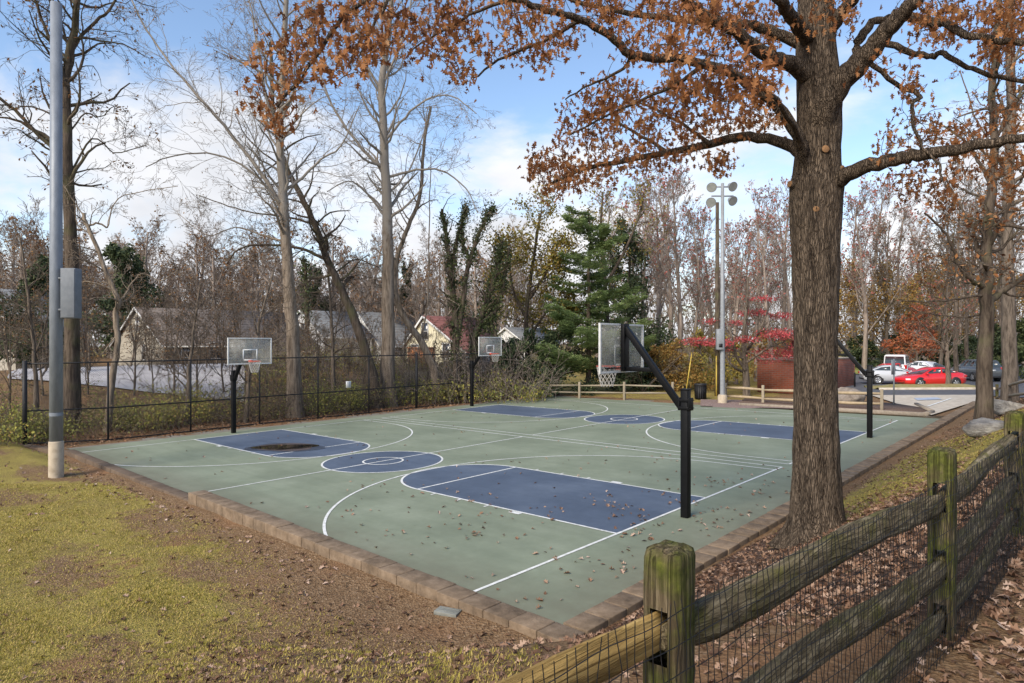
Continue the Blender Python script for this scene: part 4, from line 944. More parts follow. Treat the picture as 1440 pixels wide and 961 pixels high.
    for sx in (1, -1):
        for sy in (1, -1):
            w = shoulder(sx * S['wh'])[1]
            mb = MB(); mb.lathe([(wheel + .07, .0), (wheel + .07, .012), (0, .012)], 24, (sx * S['wh'], sy * (w - .004) if sy > 0 else -w - .008, wheel + .03), 'y'); mb.build('wheel_arch', M['trim'], t)
            wy = sy * (w - .10)
            mb = MB(); mb.lathe([(.0, -.11), (wheel - .04, -.11), (wheel, -.07), (wheel, .09), (wheel - .03, .125), (wheel * .68, .13)], 24, (0, 0, 0), 'y'); wo = mb.build('wheel', M['tyre'], t, smooth=True)
            wo.location = (sx * S['wh'], wy, wheel); wo.scale = (1, sy, 1)
            mb = MB(); mb.lathe([(wheel * .69, .128), (wheel * .6, .10), (wheel * .15, .118), (0, .13)], 24, (0, 0, 0), 'y')
            for q in range(5):
                a = q * 2 * np.pi / 5; mb.beam((0, .128, 0), (wheel * .64 * math.cos(a), .128, wheel * .64 * math.sin(a)), .06, .02, up=(0, 1, 0))
            mb.build('rim', M['alloy'], wo)
    xf, xr_ = S['st'][-1][0], S['st'][0][0]
    zf, zr = shoulder(xf - .18)[0] - .09, shoulder(xr_ + .1)[0] - .14; wf, wr_ = shoulder(xf - .2)[1], shoulder(xr_ + .1)[1]
    for s in (1, -1):
        mb = MB(); mb.box((xf - .21, s * wf * .80, zf), (.30, .28, .11), -s * .45); mb.build('headlight', M['clearlamp'], t, bevel=.02)
        mb = MB(); mb.box((xr_ + .08, s * wr_ * .84, zr), (.16, .26, .16 if shape == 'sedan' else .34), s * .3); mb.build('taillight', M['redlamp'], t, bevel=.02)
        mb = MB(); mb.box((pts[8][0][0] - .35, s * (shoulder(.9)[1] + .06), shoulder(.9)[0] + .06), (.12, .16, .11)); mb.build('wing_mirror', pm, t, bevel=.03)
    mb = MB(); mb.box((xr_ + .02, 0, zr - .08), (.04, .46, .11)); mb.build('licence_plate', M['white'], t)
    mb = MB(); mb.box((xf - .06, 0, .42), (.10, 1.05, .13)); mb.build('grille', M['trim'], t, bevel=.01)
    mb = MB(); mb.box((xr_ + .05, 0, .40), (.09, 1.3, .14)); mb.build('rear_bumper', M['trim'], t, bevel=.01)
    return t
left_ang = math.atan2(-RT[1], -RT[0])
rd = lambda u, d: (lambda p: (p[0], p[1], p[2] + .05))(gd(u, d))
car('red sedan parked behind the small tree on the grass island', 'sedan', (.62, .018, .02), rd(1306, 46.6), left_ang + .12)
car('silver sedan parked behind the nose of the red sedan', 'sedan', (.50, .52, .55), rd(1257, 50.5), left_ang + math.pi - .25)
car('white passenger van with side windows parked behind the silver sedan', 'van', (.72, .72, .72), rd(1262, 57), left_ang + math.pi + .95, 'parked_van', .36)
car('white hatchback facing the camera between the van and the grey suv', 'sedan', (.70, .71, .73), rd(1306, 58), left_ang + math.pi / 2 + .3)
car('dark grey suv showing its rear beside the near right trunk', 'suv', (.07, .08, .09), rd(1371, 53), left_ang - math.pi / 2 - .12)
car('red car mostly hidden behind the silver sedan', 'sedan', (.5, .03, .03), rd(1250, 55), left_ang + .4)
car('black car parked beside the yellow house', 'suv', (.02, .022, .028), gd(655, 57), left_ang + .1)
car('white car parked in front of the white house', 'sedan', (.72, .72, .72), gd(436, 62), left_ang + .5)

# ------------------------------------------------------------------ houses
def sidingmat(name, a, b, row=.16):
    m, nt, N, Lk, B = newmat(name); tc = N.new('ShaderNodeTexCoord'); w = N.new('ShaderNodeTexWave'); w.bands_direction = 'Z'; w.wave_profile = 'SAW'; w.inputs['Scale'].default_value = 1 / row / 3.14 * .5 * 3.14159; Lk.new(tc.outputs['Object'], w.inputs['Vector'])
    no = N.new('ShaderNodeTexNoise'); no.inputs['Scale'].default_value = 2; no.inputs['Detail'].default_value = 6; Lk.new(tc.outputs['Object'], no.inputs['Vector'])
    r = ramp(N, [(.35, a), (.65, b)]); Lk.new(no.outputs['Fac'], r.inputs[0]); Lk.new(r.outputs[0], B.inputs['Base Color']); B.inputs['Roughness'].default_value = .8
    bm = N.new('ShaderNodeBump'); bm.inputs['Strength'].default_value = .8; bm.inputs['Distance'].default_value = .03; Lk.new(w.outputs['Fac'], bm.inputs['Height']); Lk.new(bm.outputs[0], B.inputs['Normal']); return m
def roofmat(name, a, b): return nmat(name, [a, b], 2.2, .92, .5, 30, tint=[a, b], tmix=.3, stretch=(1, 1, 2.5))
M['hglass'] = glassmat('house_glass', (.03, .035, .045), .1); M['trimwhite'] = plain('trim_white', (.62, .61, .58), .6)
def gable_house(label, apex, left, right, base_v, d, length, wm, rm, gwin=(), fwin=(), chim=None, over=.35, door=None):
    """gable end lies in a plane of constant y, the roof runs away from the camera along -y"""
    y0 = at(apex[0], apex[1], d)[1]
    A, Lp, Rp = on_plane(*apex, 1, y0), on_plane(*left, 1, y0), on_plane(*right, 1, y0); zb_ = min(on_plane(right[0], base_v, 1, y0)[2], float(terrain(A[0], A[1]))) - .3
    o = np.array([A[0], y0, zb_]); t = thing('house', label, 'house', o)
    prof = [(Lp[0], zb_), (Rp[0], zb_), (Rp[0], Rp[2]), (A[0], A[2]), (Lp[0], Lp[2])]; y1 = y0 - length
    V = [(x, y0, z) for x, z in prof] + [(x, y1, z) for x, z in prof]
    F = [(0, 1, 2, 3, 4)[::-1], (5, 6, 7, 8, 9), (1, 6, 7, 2), (0, 4, 9, 5), (0, 5, 6, 1)]
    mb = MB(); mb.add(V, F, 0, .5); mb.build('wall', wm, t, origin=o)
    mb = MB()
    for E_ in (Rp, Lp):
        dx, dz = E_[0] - A[0], E_[2] - A[2]; k_ = 1 + over / abs(dx)
        ex, ez = A[0] + dx * k_, A[2] + dz * k_
        n = 14
        for i in range(n):
            qa, qb = i / n, (i + 1) / n
            P = [(A[0] + (ex - A[0]) * q, A[2] + (ez - A[2]) * q + .03) for q in (qa, qb)]
            V = [(x, y, z + dzz) for dzz in (.05, .12 + .015 * (i % 2)) for x, z in P for y in (y0 + .25, y1 - .25)]
            mb.add(V, [(0, 1, 3, 2), (4, 6, 7, 5), (0, 4, 5, 1), (2, 3, 7, 6), (0, 2, 6, 4), (1, 5, 7, 3)], 0, random.random())
    roof = mb.build('roof', rm, t, origin=o)
    mb = MB()
    for E_ in (Rp, Lp): mb.beam((A[0], y0 + .28, A[2] + .03), (E_[0] + (E_[0] - A[0]) * over / abs(E_[0] - A[0]), y0 + .28, E_[2] + (E_[2] - A[2]) * over / abs(E_[0] - A[0]) + .03), .05, .2)
    mb.beam((Rp[0] - over * .9, y0 + .2, Rp[2] - .12), (Rp[0] - over * .9, y1, Rp[2] - .12), .08, .14)
    mb.build('eaves_trim', M['trimwhite'], roof, origin=o)
    def window(c, ax, w, h):
        n = np.array([0, 1, 0]) if ax == 1 else np.array([-1, 0, 0]); s = np.array([1, 0, 0]) if ax == 1 else np.array([0, 1, 0])
        def bar(dc, ws, hs, th, off):
            sz = np.abs(s) * ws + np.array([0, 0, 1]) * hs + np.abs(n) * th; return c + dc + n * off, sz
        mb = MB(); up = np.array([0, 0, 1.])
        for dc, ws, hs in ((s * w / 2, .09, h + .09), (-s * w / 2, .09, h + .09), (up * h / 2, w - .09, .09), (-up * h / 2, w - .09, .09), (up * 0, w - .09, .05)):
            c_, sz = bar(dc, ws, hs, .08, .045); mb.box(c_, sz)
        f = mb.build('window', M['trimwhite'], t, origin=o)
        mb = MB(); c_, sz = bar(np.zeros(3), w - .02, h - .02, .05, .03); mb.box(c_, sz); mb.build('pane', M['hglass'], f, origin=o)
    for (u, v, w, h) in gwin: window(on_plane(u, v, 1, y0), 1, w, h)
    for (u, v, w, h) in fwin: window(on_plane(u, v, 0, Rp[0]), 0, w, h)
    if chim:
        yc = y0 - chim * length; mb = MB(); mb.box((A[0], yc, A[2] + .3), (.7, .6, 2.0)); mb.box((A[0], yc, A[2] + 1.34), (.8, .7, .1)); mb.build('chimney', M['brick'], roof, origin=o)
    if door:
        c = on_plane(door[0], door[1], 0, Rp[0]); mb = MB(); mb.box((c[0] - .03, c[1], c[2]), (.08, .95, 2.0)); mb.build('door', plain('door_red', (.25, .05, .04)), t, origin=o)
    return t
M['tan_siding'] = sidingmat('tan_siding', (.33, .29, .225), (.40, .355, .28)); M['white_siding'] = sidingmat('white_siding', (.66, .66, .65), (.76, .76, .75)); M['yellow_siding'] = sidingmat('yellow_siding', (.60, .54, .37), (.68, .62, .45))
M['brown_roof'] = roofmat('brown_roof', (.10, .082, .072), (.165, .138, .12)); M['grey_roof'] = roofmat('grey_roof', (.125, .13, .135), (.19, .195, .20)); M['red_roof'] = roofmat('red_roof', (.135, .055, .05), (.20, .085, .075))
gable_house('tan brick cape house with a brown roof behind the pale driveway', (193, 434), (160, 486), (231, 486), 511, 63, 15, M['tan_siding'], M['brown_roof'], [(194, 456, .9, 1.3), (203, 496, .9, 1.4)], [(303, 493, 1.1, 1.5), (324, 493, .7, 1.5), (262, 494, .9, 1.2)], None)
gable_house('white house with a grey roof seen between the sycamore and the leaning tree', (424, 438), (398, 473), (456, 474), 500, 72, 6, M['white_siding'], M['grey_roof'], [(427, 463, .9, 1.3), (441, 491, 1.5, 1.5), (415, 491, .9, 1.4)], [(470, 492, 1, 1.2)], None)
gable_house('low white house with a broad blue grey roof behind the thicket', (505, 440), (482, 486), (535, 487), 503, 76, 9, M['white_siding'], M['grey_roof'], [(505, 470, .9, 1.2)], [(560, 495, 1.2, 1.1), (590, 495, 1.2, 1.1)], None, door=(548, 498))
gable_house('cream yellow house with a dark red roof', (597, 446), (572, 484), (656, 496), 512, 64, 6.5, M['yellow_siding'], M['red_roof'], [(598, 466, 1.0, 1.7), (628, 494, 1.1, 1.5), (584, 493, 1.2, 1.2)], [(668, 502, 1, 1.1)], None)
gable_house('pale house with a grey roof at the far left edge behind the evergreens', (-20, 408), (-60, 470), (22, 462), 520, 52, 4.0, M['tan_siding'], M['grey_roof'], [(-5, 470, .9, 1.3)], [(35, 470, .9, 1.2)], None)
gable_house('white house glimpsed behind the farthest hoop', (712, 462), (690, 480), (738, 482), 510, 78, 6, M['white_siding'], M['grey_roof'], [(712, 490, 1, 1.2)], [], None)
P = gd(592, 55); t = thing('garden_shed', 'orange brown wooden shed in front of the yellow house', 'shed', P)
M['orange_wood'] = nmat('orange_wood', [(.34, .13, .05), (.48, .20, .08)], 4, .8, .4, 30, stretch=(4, 4, .2))
mb = MB(); mb.box((0, 0, .85), (2.2, 1.8, 1.7), ang + .2); mb.build('wall', M['orange_wood'], t)
mb = MB(); 
for k_ in range(14):
    q = (k_ - 6.5) * .155; c_, s_ = math.cos(ang + .2), math.sin(ang + .2); mb.box((q * c_ + .915 * s_ * 1, q * s_ - .915 * c_ * 1, .83), (.13, .03, 1.6), ang + .2)
mb.build('door', M['orange_wood'], t)
mb = MB(); mb.box((0, 0, 1.75), (2.4, 2.0, .1), ang + .2); mb.build('roof', M['orange_wood'], t)
# ------------------------------------------------------------------ vegetation tools
def catmull(P, m=4):
    P = np.array(P, float); n = len(P)
    if n < 3: return np.array([P[0] * (1 - q) + P[-1] * q for q in np.linspace(0, 1, m + 1)])
    out = []
    Q = np.vstack([2 * P[0] - P[1], P, 2 * P[-1] - P[-2]])
    for i in range(n - 1):
        p0, p1, p2, p3 = Q[i:i + 4]
        for q in np.arange(m) / m: out.append(.5 * ((2 * p1) + (-p0 + p2) * q + (2 * p0 - 5 * p1 + 4 * p2 - p3) * q * q + (-p0 + 3 * p1 - 3 * p2 + p3) * q ** 3))
    out.append(P[-1]); return np.array(out)

class Buf:
    """collects branch chains; chains of one size are turned into tubes together"""
    def __init__(s): s.ch = []; s.tips = []
    def add(s, P, r): s.ch.append((np.asarray(P, float), np.asarray(r, float)))
    def nodes(s): return np.concatenate([c[0] for c in s.ch]), np.concatenate([c[1] for c in s.ch])
    def flush(s, mb, sel, sides):
        by = {}
        for P, r in s.ch:
            if not sel(r.max()): continue
            n = sides(r.max()); by.setdefault((len(P), n), []).append((P, r))
        for (k, n), lst in by.items():
            P = np.stack([a for a, _ in lst]); r = np.stack([b for _, b in lst]); C = len(lst)
            T = np.gradient(P, axis=1); T /= np.linalg.norm(T, axis=2, keepdims=True) + 1e-9
            ref = np.where((np.abs(T[:, :, 2]).mean(1) < .75)[:, None, None], np.array([0, 0, 1.]), np.array([1., .31, 0]))
            U = np.cross(T, np.broadcast_to(ref, T.shape)); U /= np.linalg.norm(U, axis=2, keepdims=True) + 1e-9; W = np.cross(T, U)
            a = np.arange(n) * 2 * np.pi / n
            V = P[:, :, None, :] + r[:, :, None, None] * (np.cos(a)[None, None, :, None] * U[:, :, None, :] + np.sin(a)[None, None, :, None] * W[:, :, None, :])
            i = np.arange(k - 1)[:, None] * n; j = np.arange(n)[None, :]; j2 = (j + 1) % n
            F = np.stack([i + j, i + j2, i + n + j2, i + n + j], -1).reshape(-1, 4)
            F = (F[None] + (np.arange(C) * k * n)[:, None, None]).reshape(-1, 4)
            mb.add(V.reshape(-1, 3), [F], 0, .5)
def rot_dir(t, ang, az):
    t = t / np.linalg.norm(t); ref = np.array([0, 0, 1.]) if abs(t[2]) < .9 else np.array([1., 0, 0])
    u = np.cross(t, ref); u /= np.linalg.norm(u); w = np.cross(t, u)
    return t * math.cos(ang) + (u * math.cos(az) + w * math.sin(az)) * math.sin(ang)
class PR:
    def __init__(s, **k):
        s.seg = (7, 6, 5, 4, 3); s.nb = (10, 7, 5, 4, 0); s.ratio = (.55, .55, .55, .55, .5); s.ang = (50, 48, 45, 45, 45); s.wob = .16; s.up = (.02, .08, .05, .02, 0); s.mx = 4; s.rmin = .006; s.t0 = .25; s.rr = .55; s.__dict__.update(k)
def grow(buf, p, d, L, r, lev, pr):
    n = pr.seg[lev]; P = [np.array(p, float)]; d = d / np.linalg.norm(d); ds = [d]
    for i in range(n):
        d = d + rng.normal(size=3) * pr.wob + np.array([0, 0, pr.up[lev]]); d /= np.linalg.norm(d); P.append(P[-1] + d * L / n); ds.append(d)
    P = np.array(P); rad = np.maximum(r * np.linspace(1, .3, n + 1), pr.rmin); buf.add(P, rad)
    if lev >= pr.mx: buf.tips.append(P[-1]); buf.tips.append(P[len(P) // 2]); return
    spawn(buf, P, rad, L, lev, pr, pr.nb[lev])
    if lev == pr.mx - 1: buf.tips.append(P[-1])
def spawn(buf, P, rad, L, lev, pr, nb, t0=None, lmax=None):
    n = len(P) - 1; t0 = pr.t0 if t0 is None else t0
    for k in range(nb):
        t = t0 + (1 - t0) * (k + random.random()) / nb; x = min(t * n, n - .001); i = int(x); f = x - i
        q = P[i] * (1 - f) + P[i + 1] * f; tg = P[i + 1] - P[i]; rc = rad[i] * (1 - f) + rad[i + 1] * f
        l = L * pr.ratio[lev] * random.uniform(.6, 1.15) * (1.15 - .65 * t)
        if lmax: l = min(l, lmax * random.uniform(.6, 1.1))
        grow(buf, q, rot_dir(tg, R(pr.ang[lev] * random.uniform(.7, 1.25)), random.uniform(0, 6.283)), l, max(pr.rmin, rc * pr.rr * random.uniform(.7, 1)), lev + 1, pr)
def sides_hi(r): return 14 if r > .14 else 8 if r > .05 else 5 if r > .02 else 3
def sides_lo(r): return 7 if r > .08 else 4 if r > .03 else 3
def rand_frames(N, size, flat=0.0):
    a = rng.normal(size=(N, 3)); a[:, 2] *= (1 - flat * .7); a /= np.linalg.norm(a, axis=1, keepdims=True)
    b = rng.normal(size=(N, 3)); b -= (b * a).sum(1, keepdims=True) * a; b /= np.linalg.norm(b, axis=1, keepdims=True); c = np.cross(a, b)
    s = (size * rng.uniform(.65, 1.25, N))[:, None]
    return a * s, b * s, c * s
LEAF4 = (np.array([[0, -.5, 0], [.28, 0, .10], [0, .55, 0], [-.28, 0, .10]]), [(0, 1, 2), (0, 2, 3)])
half = [(0, 0), (.05, .08), (.27, .02), (.13, .20), (.46, .33), (.37, .43), (.13, .46), (.36, .70), (.12, .70), (.07, .80), (0, 1.0)]
OAKV = []; 
for s in (1, -1): OAKV += [(x * s, y - .45, .22 * x + .10 * (y - .5) ** 2) for x, y in half]
OAKV += [(.012, -.45, 0), (-.012, -.45, 0), (0.03, -.75, .05)]
OAKF = [tuple(range(11)), tuple(range(11, 22))[::-1], (22, 23, 24)]
OAK = (np.array(OAKV), OAKF)
# crumpled variant of the same leaf for the ground
OAKC = OAK[0].copy(); OAKC[:, 2] = .16 * np.sin(OAKC[:, 1] * 4.5) + .5 * np.abs(OAKC[:, 0]) + .05
OAKD = OAK[0].copy(); OAKD[:, 2] = .20 * np.cos(OAKD[:, 1] * 3.2) - .35 * np.abs(OAKD[:, 0]); OAKD[:, 0] *= .8
OAKE = OAK[0].copy(); OAKE[:, 2] = .9 * OAKE[:, 0] ** 2 * 2 + .25 * OAKE[:, 1] * OAKE[:, 0] + .06; OAKE[:, 0] *= .62
def leaf_cloud(mb, c, rad, n, size, tmpl=LEAF4, m=0, t=(0, 1), shell=.45, flat=0.0):
    d = rng.normal(size=(n, 3)); d /= np.linalg.norm(d, axis=1, keepdims=True)
    q = rng.random(n)[:, None] ** shell
    P = np.array(c) + d * q * np.array(rad)
    X, Y, Z = rand_frames(n, size, flat); mb.scatter(tmpl[0], tmpl[1], P, X, Y, Z, m, rng.uniform(t[0], t[1], n))
def tips_leaves(mb, tips, per, size, spread, tmpl=LEAF4, t=(0, 1), keep=1.0):
    T = np.array(tips)
    if keep < 1: T = T[rng.random(len(T)) < keep]
    P = np.repeat(T, per, 0); P = P + rng.normal(size=P.shape) * spread
    X, Y, Z = rand_frames(len(P), size); mb.scatter(tmpl[0], tmpl[1], P, X, Y, Z, 0, rng.uniform(t[0], t[1], len(P)))
def finish_tree(t, o, buf, bark, leaf=None, lm=None, thr=.035, sd=sides_hi, smooth=True):
    mb = MB(); buf.flush(mb, lambda r: r > thr, sd)
    if mb.n: mb.build('trunk', bark, t, origin=o, smooth=smooth)
    mb = MB(); buf.flush(mb, lambda r: r <= thr, sd)
    if mb.n: mb.build('crown', bark, t, origin=o, smooth=False)
    if leaf is not None and leaf.n: leaf.build('leaves', lm, t, origin=o)

# ------------------------------------------------------------------ the big oak in front
BASE = hit(1150, 752); DO = depth_of(BASE)
oak = thing('oak_tree', 'big oak with a thick bare trunk and rusty brown leaves behind the wire mesh fence', 'tree', BASE)
buf = Buf(); PXM = lambda w, d=None: w / 2 * (d or DO) / FPX
TR = [(1150, 775, 92), (1150, 752, 84), (1149, 730, 76), (1148, 695, 69), (1147.5, 640, 64), (1147, 560, 60.5), (1147, 480, 61), (1147, 400, 65), (1147, 330, 68), (1147, 290, 72), (1148, 262, 73), (1149, 240, 66), (1150, 210, 62), (1152, 160, 62), (1152, 125, 62), (1149, 95, 60), (1147, 60, 55), (1147, 20, 51), (1146, -40, 46), (1148, -130, 40), (1144, -260, 30), (1150, -400, 16)]
TP = catmull([at(u, v, DO) for u, v, w in TR], 4); TW = .935 * np.interp(np.linspace(0, len(TR) - 1, len(TP)), np.arange(len(TR)), [PXM(w) for u, v, w in TR])
# trunk skin with ridged bark and a flared foot
nseg = 56; mbT = MB(); V = []
fine = np.linspace(0, len(TP) - 1, len(TP) * 3)
TPf = np.stack([np.interp(fine, np.arange(len(TP)), TP[:, k]) for k in range(3)], 1); TWf = np.interp(fine, np.arange(len(TP)), TW)
for c, w in zip(TPf, TWf):
    hrel = c[2] - BASE[2]
    for j in range(nseg):
        a = 2 * np.pi * j / nseg
        root = .11 * max(0, 1 - hrel / .45) ** 2 * (1 + .8 * math.sin(a * 5 + 1) + .4 * math.sin(a * 3))
        rid = .016 * math.sin(a * 13 + 2.2 * math.sin(hrel * 1.7) + math.sin(hrel * 5 + a)) + .012 * math.sin(a * 23 + hrel * 3.1 + 2 * math.sin(hrel * 4.3)) + .02 * math.sin(a * 2 + hrel * 1.3) + .012 * math.sin(hrel * 9 + a * 4)
        rr = w * (1 + root + rid)
        V.append((c[0] + rr * math.cos(a), c[1] + rr * math.sin(a), c[2]))
F = [(i * nseg + j, i * nseg + (j + 1) % nseg, (i + 1) * nseg + (j + 1) % nseg, (i + 1) * nseg + j) for i in range(len(TPf) - 1) for j in range(nseg)]
mbT.add(V, F, 0, .5)
def knot(u, v, dirl, r, ln):
    r *= .85
    c = at(u, v, DO) ; d = RT * dirl[0]; d3 = np.array([d[0] - FW[0] * dirl[2], d[1] - FW[1] * dirl[2], dirl[1]]); d3 /= np.linalg.norm(d3)
    mbT.tube([c, c + d3 * ln * .6, c + d3 * ln], [r * 2.0, r * 1.5, r * 1.15], 12); mbT.tube([c + d3 * ln, c + d3 * (ln + .008), c + d3 * (ln + .004)], [r * 1.15, r * .85, .002], 12, m=1)
knot(1146, 222, (.0, .1, 1), .06, .36); knot(1122, 262, (-1, .15, .35), .055, .17); knot(1172, 282, (.9, .1, .5), .05, .12); knot(1163, 243, (.4, 0, 1), .045, .30); knot(1140, 300, (-.2, 0, 1), .05, .345)
mbT.build('trunk', [M['oak_bark'], M['cut_wood']], oak, origin=BASE, smooth=True)
LIMBS = [  # pixel path, start depth, end depth, start px width, end px width
 ([(1135, 228), (1122, 212), (1090, 197), (1040, 192), (985, 207), (940, 215), (880, 225), (815, 240), (770, 262)], DO, 11.5, 21, 4),
 ([(1140, 245), (1128, 210), (1119, 187), (1093, 150), (1060, 123), (1020, 100), (960, 84), (890, 78), (856, 50), (816, 28), (770, 14), (721, -2), (640, -28), (560, -30), (495, 12), (457, 60), (422, 110), (390, 150)], DO - .1, 7.4, 19, 4),
 ([(1142, 115), (1117, 92), (1087, 83), (1057, 63), (1027, 40), (987, 17), (960, -5), (900, -60), (820, -90)], DO, 8.5, 26, 8),
 ([(1140, 70), (1110, 55), (1070, 39), (1040, 35), (1000, 32), (950, 26), (890, 20), (820, 5), (760, -15)], DO + .1, 11.0, 19, 5),
 ([(1140, 60), (1122, 36), (1107, 16), (1092, -5), (1060, -60)], DO - .1, 9, 24, 12),
 ([(1155, 60), (1172, 36), (1187, 12), (1205, -10), (1240, -80)], DO, 9.5, 22, 12),
 ([(1150, 190), (1160, 150), (1193, 103), (1220, 77), (1247, 43), (1270, 17), (1295, -8), (1350, -90), (1400, -190)], DO - .05, 8.7, 44, 10),
 ([(1205, 95), (1207, 60), (1223, 37), (1243, 27), (1255, 25)], DO - .2, DO - .25, 15, 9),
 ([(1165, 258), (1183, 251), (1213, 237), (1260, 223), (1293, 217), (1343, 211), (1393, 202), (1440, 194), (1520, 176)], DO - .1, 8.6, 25, 11),
 ([(1220, 86), (1260, 116), (1293, 135), (1284, 146), (1284, 175), (1299, 207), (1320, 232), (1324, 255)], DO - .1, 9.0, 8, 3),
 ([(1235, 58), (1280, 73), (1310, 80), (1327, 76), (1350, 91), (1393, 106), (1450, 117)], DO - .1, 9.6, 10, 6),
 ([(1255, 20), (1300, 28), (1327, 33), (1360, 50), (1410, 57), (1460, 64)], DO - .1, 8.8, 14, 8),
 ([(1128, 205), (1100, 152), (1060, 116), (1010, 96), (955, 84)], DO - .3, 5.6, 9, 3),
 ([(938, 214), (900, 190), (860, 170), (820, 165)], 11.6, 12.3, 6, 2.5), ([(1000, 203), (960, 175), (925, 155), (880, 140)], 10.8, 11.6, 6, 2.5),
 ([(890, 78), (870, 100), (830, 120), (795, 140)], 9.1, 9.6, 6, 2), ([(816, 28), (760, 60), (700, 85), (665, 110)], 8.9, 9.3, 7, 2.5), ([(990, 92), (930, 130), (880, 150), (800, 190)], 9.6, 10.5, 7, 2.5), ([(721, -2), (660, 20), (610, 50), (580, 70)], 8.6, 8.6, 6, 2), ([(560, -30), (540, 10), (520, 45), (505, 80)], 8.0, 7.9, 7, 2),
]
for pts, d0, d1, w0, w1 in LIMBS:
    k = len(pts); P = catmull([at(u, v, d0 + (d1 - d0) * i / (k - 1)) for i, (u, v) in enumerate(pts)], 4)
    n = len(P); P[2:-1] += rng.normal(size=(n - 3, 3)) * .012
    buf.add(P, np.array([PXM(w0 + (w1 - w0) * (i / (n - 1)) ** .8, d0 + (d1 - d0) * i / (n - 1)) for i in range(n)]))
def in_poly(u, v, poly):
    c = np.zeros(len(u), bool); n = len(poly)
    for i in range(n):
        (x0, y0), (x1, y1) = poly[i], poly[(i + 1) % n]
        if y0 == y1: continue
        k = ((y0 > v) != (y1 > v)) & (u < (x1 - x0) * (v - y0) / (y1 - y0) + x0); c ^= k
    return c
ZONES = [
 ([(372, 60), (420, 5), (560, 0), (560, 60), (520, 100), (470, 125), (440, 165), (412, 150), (392, 205), (376, 165), (345, 150), (335, 120)], 6.9, 8.0, 75),
 ([(470, 0), (1100, 0), (1000, 60), (900, 100), (860, 70), (800, 80), (770, 105), (735, 95), (690, 85), (655, 125), (610, 90), (560, 75), (500, 85)], 7.6, 10.5, 240),
 ([(740, 225), (790, 195), (770, 170), (850, 110), (900, 120), (1000, 120), (1100, 115), (1100, 180), (1010, 195), (950, 235), (900, 245), (860, 270), (820, 262), (790, 285), (755, 270), (742, 250)], 9.4, 13.0, 330),
 ([(930, 0), (1100, 0), (1080, 90), (1060, 140), (1020, 150), (940, 120)], 9.6, 12, 95),
 ([(930, 70), (1060, 72), (1090, 130), (1040, 150), (960, 135)], 5.6, 6.8, 22),
 ([(975, 215), (1020, 205), (1022, 250), (1000, 268)], 10, 11, 10),
 ([(1290, 0), (1440, 0), (1440, 80), (1390, 75), (1330, 75), (1280, 45)], 8.6, 11.5, 95),
 ([(1190, 90), (1260, 60), (1310, 110), (1290, 150), (1230, 130), (1195, 125)], 9, 10.5, 18),
 ([(1240, 175), (1310, 150), (1450, 150), (1450, 300), (1400, 275), (1340, 300), (1270, 290), (1225, 255)], 9.2, 12, 90),
 ([(1110, 0), (1210, 0), (1200, 60), (1120, 60)], 9, 11, 16),
 ([(350, -260), (1560, -260), (1560, -5), (470, -5)], 7.5, 12, 210)]
tips = []
for poly, da, db, n in ZONES:
    n = int(n * 1.5)
    xs, ys = zip(*poly); got = 0
    while got < n:
        u = rng.uniform(min(xs), max(xs), 4 * n); v = rng.uniform(min(ys), max(ys), 4 * n); k = in_poly(u, v, poly); u, v = u[k], v[k]
        for a, b in zip(u, v):
            if got < n: tips.append(at(a, b, random.uniform(da, db))); got += 1
tips = np.array(tips)
NP, NR = buf.nodes(); NP = np.concatenate([NP, TP[40:]]); ok = np.ones(len(NP), bool)
d0 = np.array([np.linalg.norm(NP - p, axis=1).min() for p in tips]); order = np.argsort(d0)
allP = [NP]; tw = []
cur = NP.copy()
for i in order:
    p = tips[i]; d = np.linalg.norm(cur - p, axis=1); d = d + .5 * np.maximum(0, p[2] - cur[:, 2]) * 0 ; j = int(np.argmin(d)); q = cur[j]; L = d[j]
    if L < .05: continue
    side = rng.normal(size=3) * .13 * L; mid1 = q * .67 + p * .33 + side + (0, 0, .08 * L); mid2 = q * .33 + p * .67 + side * .8 + (0, 0, .10 * L) + rng.normal(size=3) * .05 * L
    P = np.array([q, mid1, mid2, p]); P = catmull(P, 2)
    r0 = min(.016, .0045 + .006 * L); buf.add(P, np.linspace(r0, .0028, len(P))); cur = np.concatenate([cur, P[1:]])
    tw.append(P)
mb = MB(); buf.flush(mb, lambda r: r > .03, sides_hi); mb.build('limbs', M['oak_bark'], oak, origin=BASE, smooth=True)
mb = MB(); buf.flush(mb, lambda r: r <= .03, lambda r: 5 if r > .01 else 3)
lf = MB()
P = []
for q in tw:
    for k in range(random.choice((2, 4, 6, 8, 10))): P.append(q[-1 - (k % 4)] + rng.normal(size=3) * (.075 + .02 * (k % 3)))
P = np.array(P); N_ = len(P)
X, Y, Z = rand_frames(N_, .135)
hang = rng.random(N_) < .55      # most dead leaves hang tip down
Y[hang] = Y[hang] * .35 + np.array([0, 0, -.11]); X[hang] -= (X[hang] * Y[hang]).sum(1, keepdims=True) / (Y[hang] ** 2).sum(1, keepdims=True) * Y[hang]
X *= (.098 / np.linalg.norm(X, axis=1, keepdims=True)) * rng.uniform(.75, 1.15, N_)[:, None]; Y *= (.112 / np.linalg.norm(Y, axis=1, keepdims=True)) * rng.uniform(.75, 1.15, N_)[:, None]
Z = np.cross(X, Y); Z *= .10 / np.linalg.norm(Z, axis=1, keepdims=True)
t_ = np.clip(rng.beta(2, 2, N_) * .75 + .25 * (.5 + .5 * np.sin(P[:, 0] * 2.3 + 1.7 * np.sin(P[:, 1] * 1.9) + P[:, 2] * 1.5)), 0, 1); ch = np.arange(N_) % 3
for k, T in enumerate((OAK[0], OAKC, OAKE)): s = ch == k; lf.scatter(T, OAKF, P[s], X[s], Y[s], Z[s], 0, t_[s])
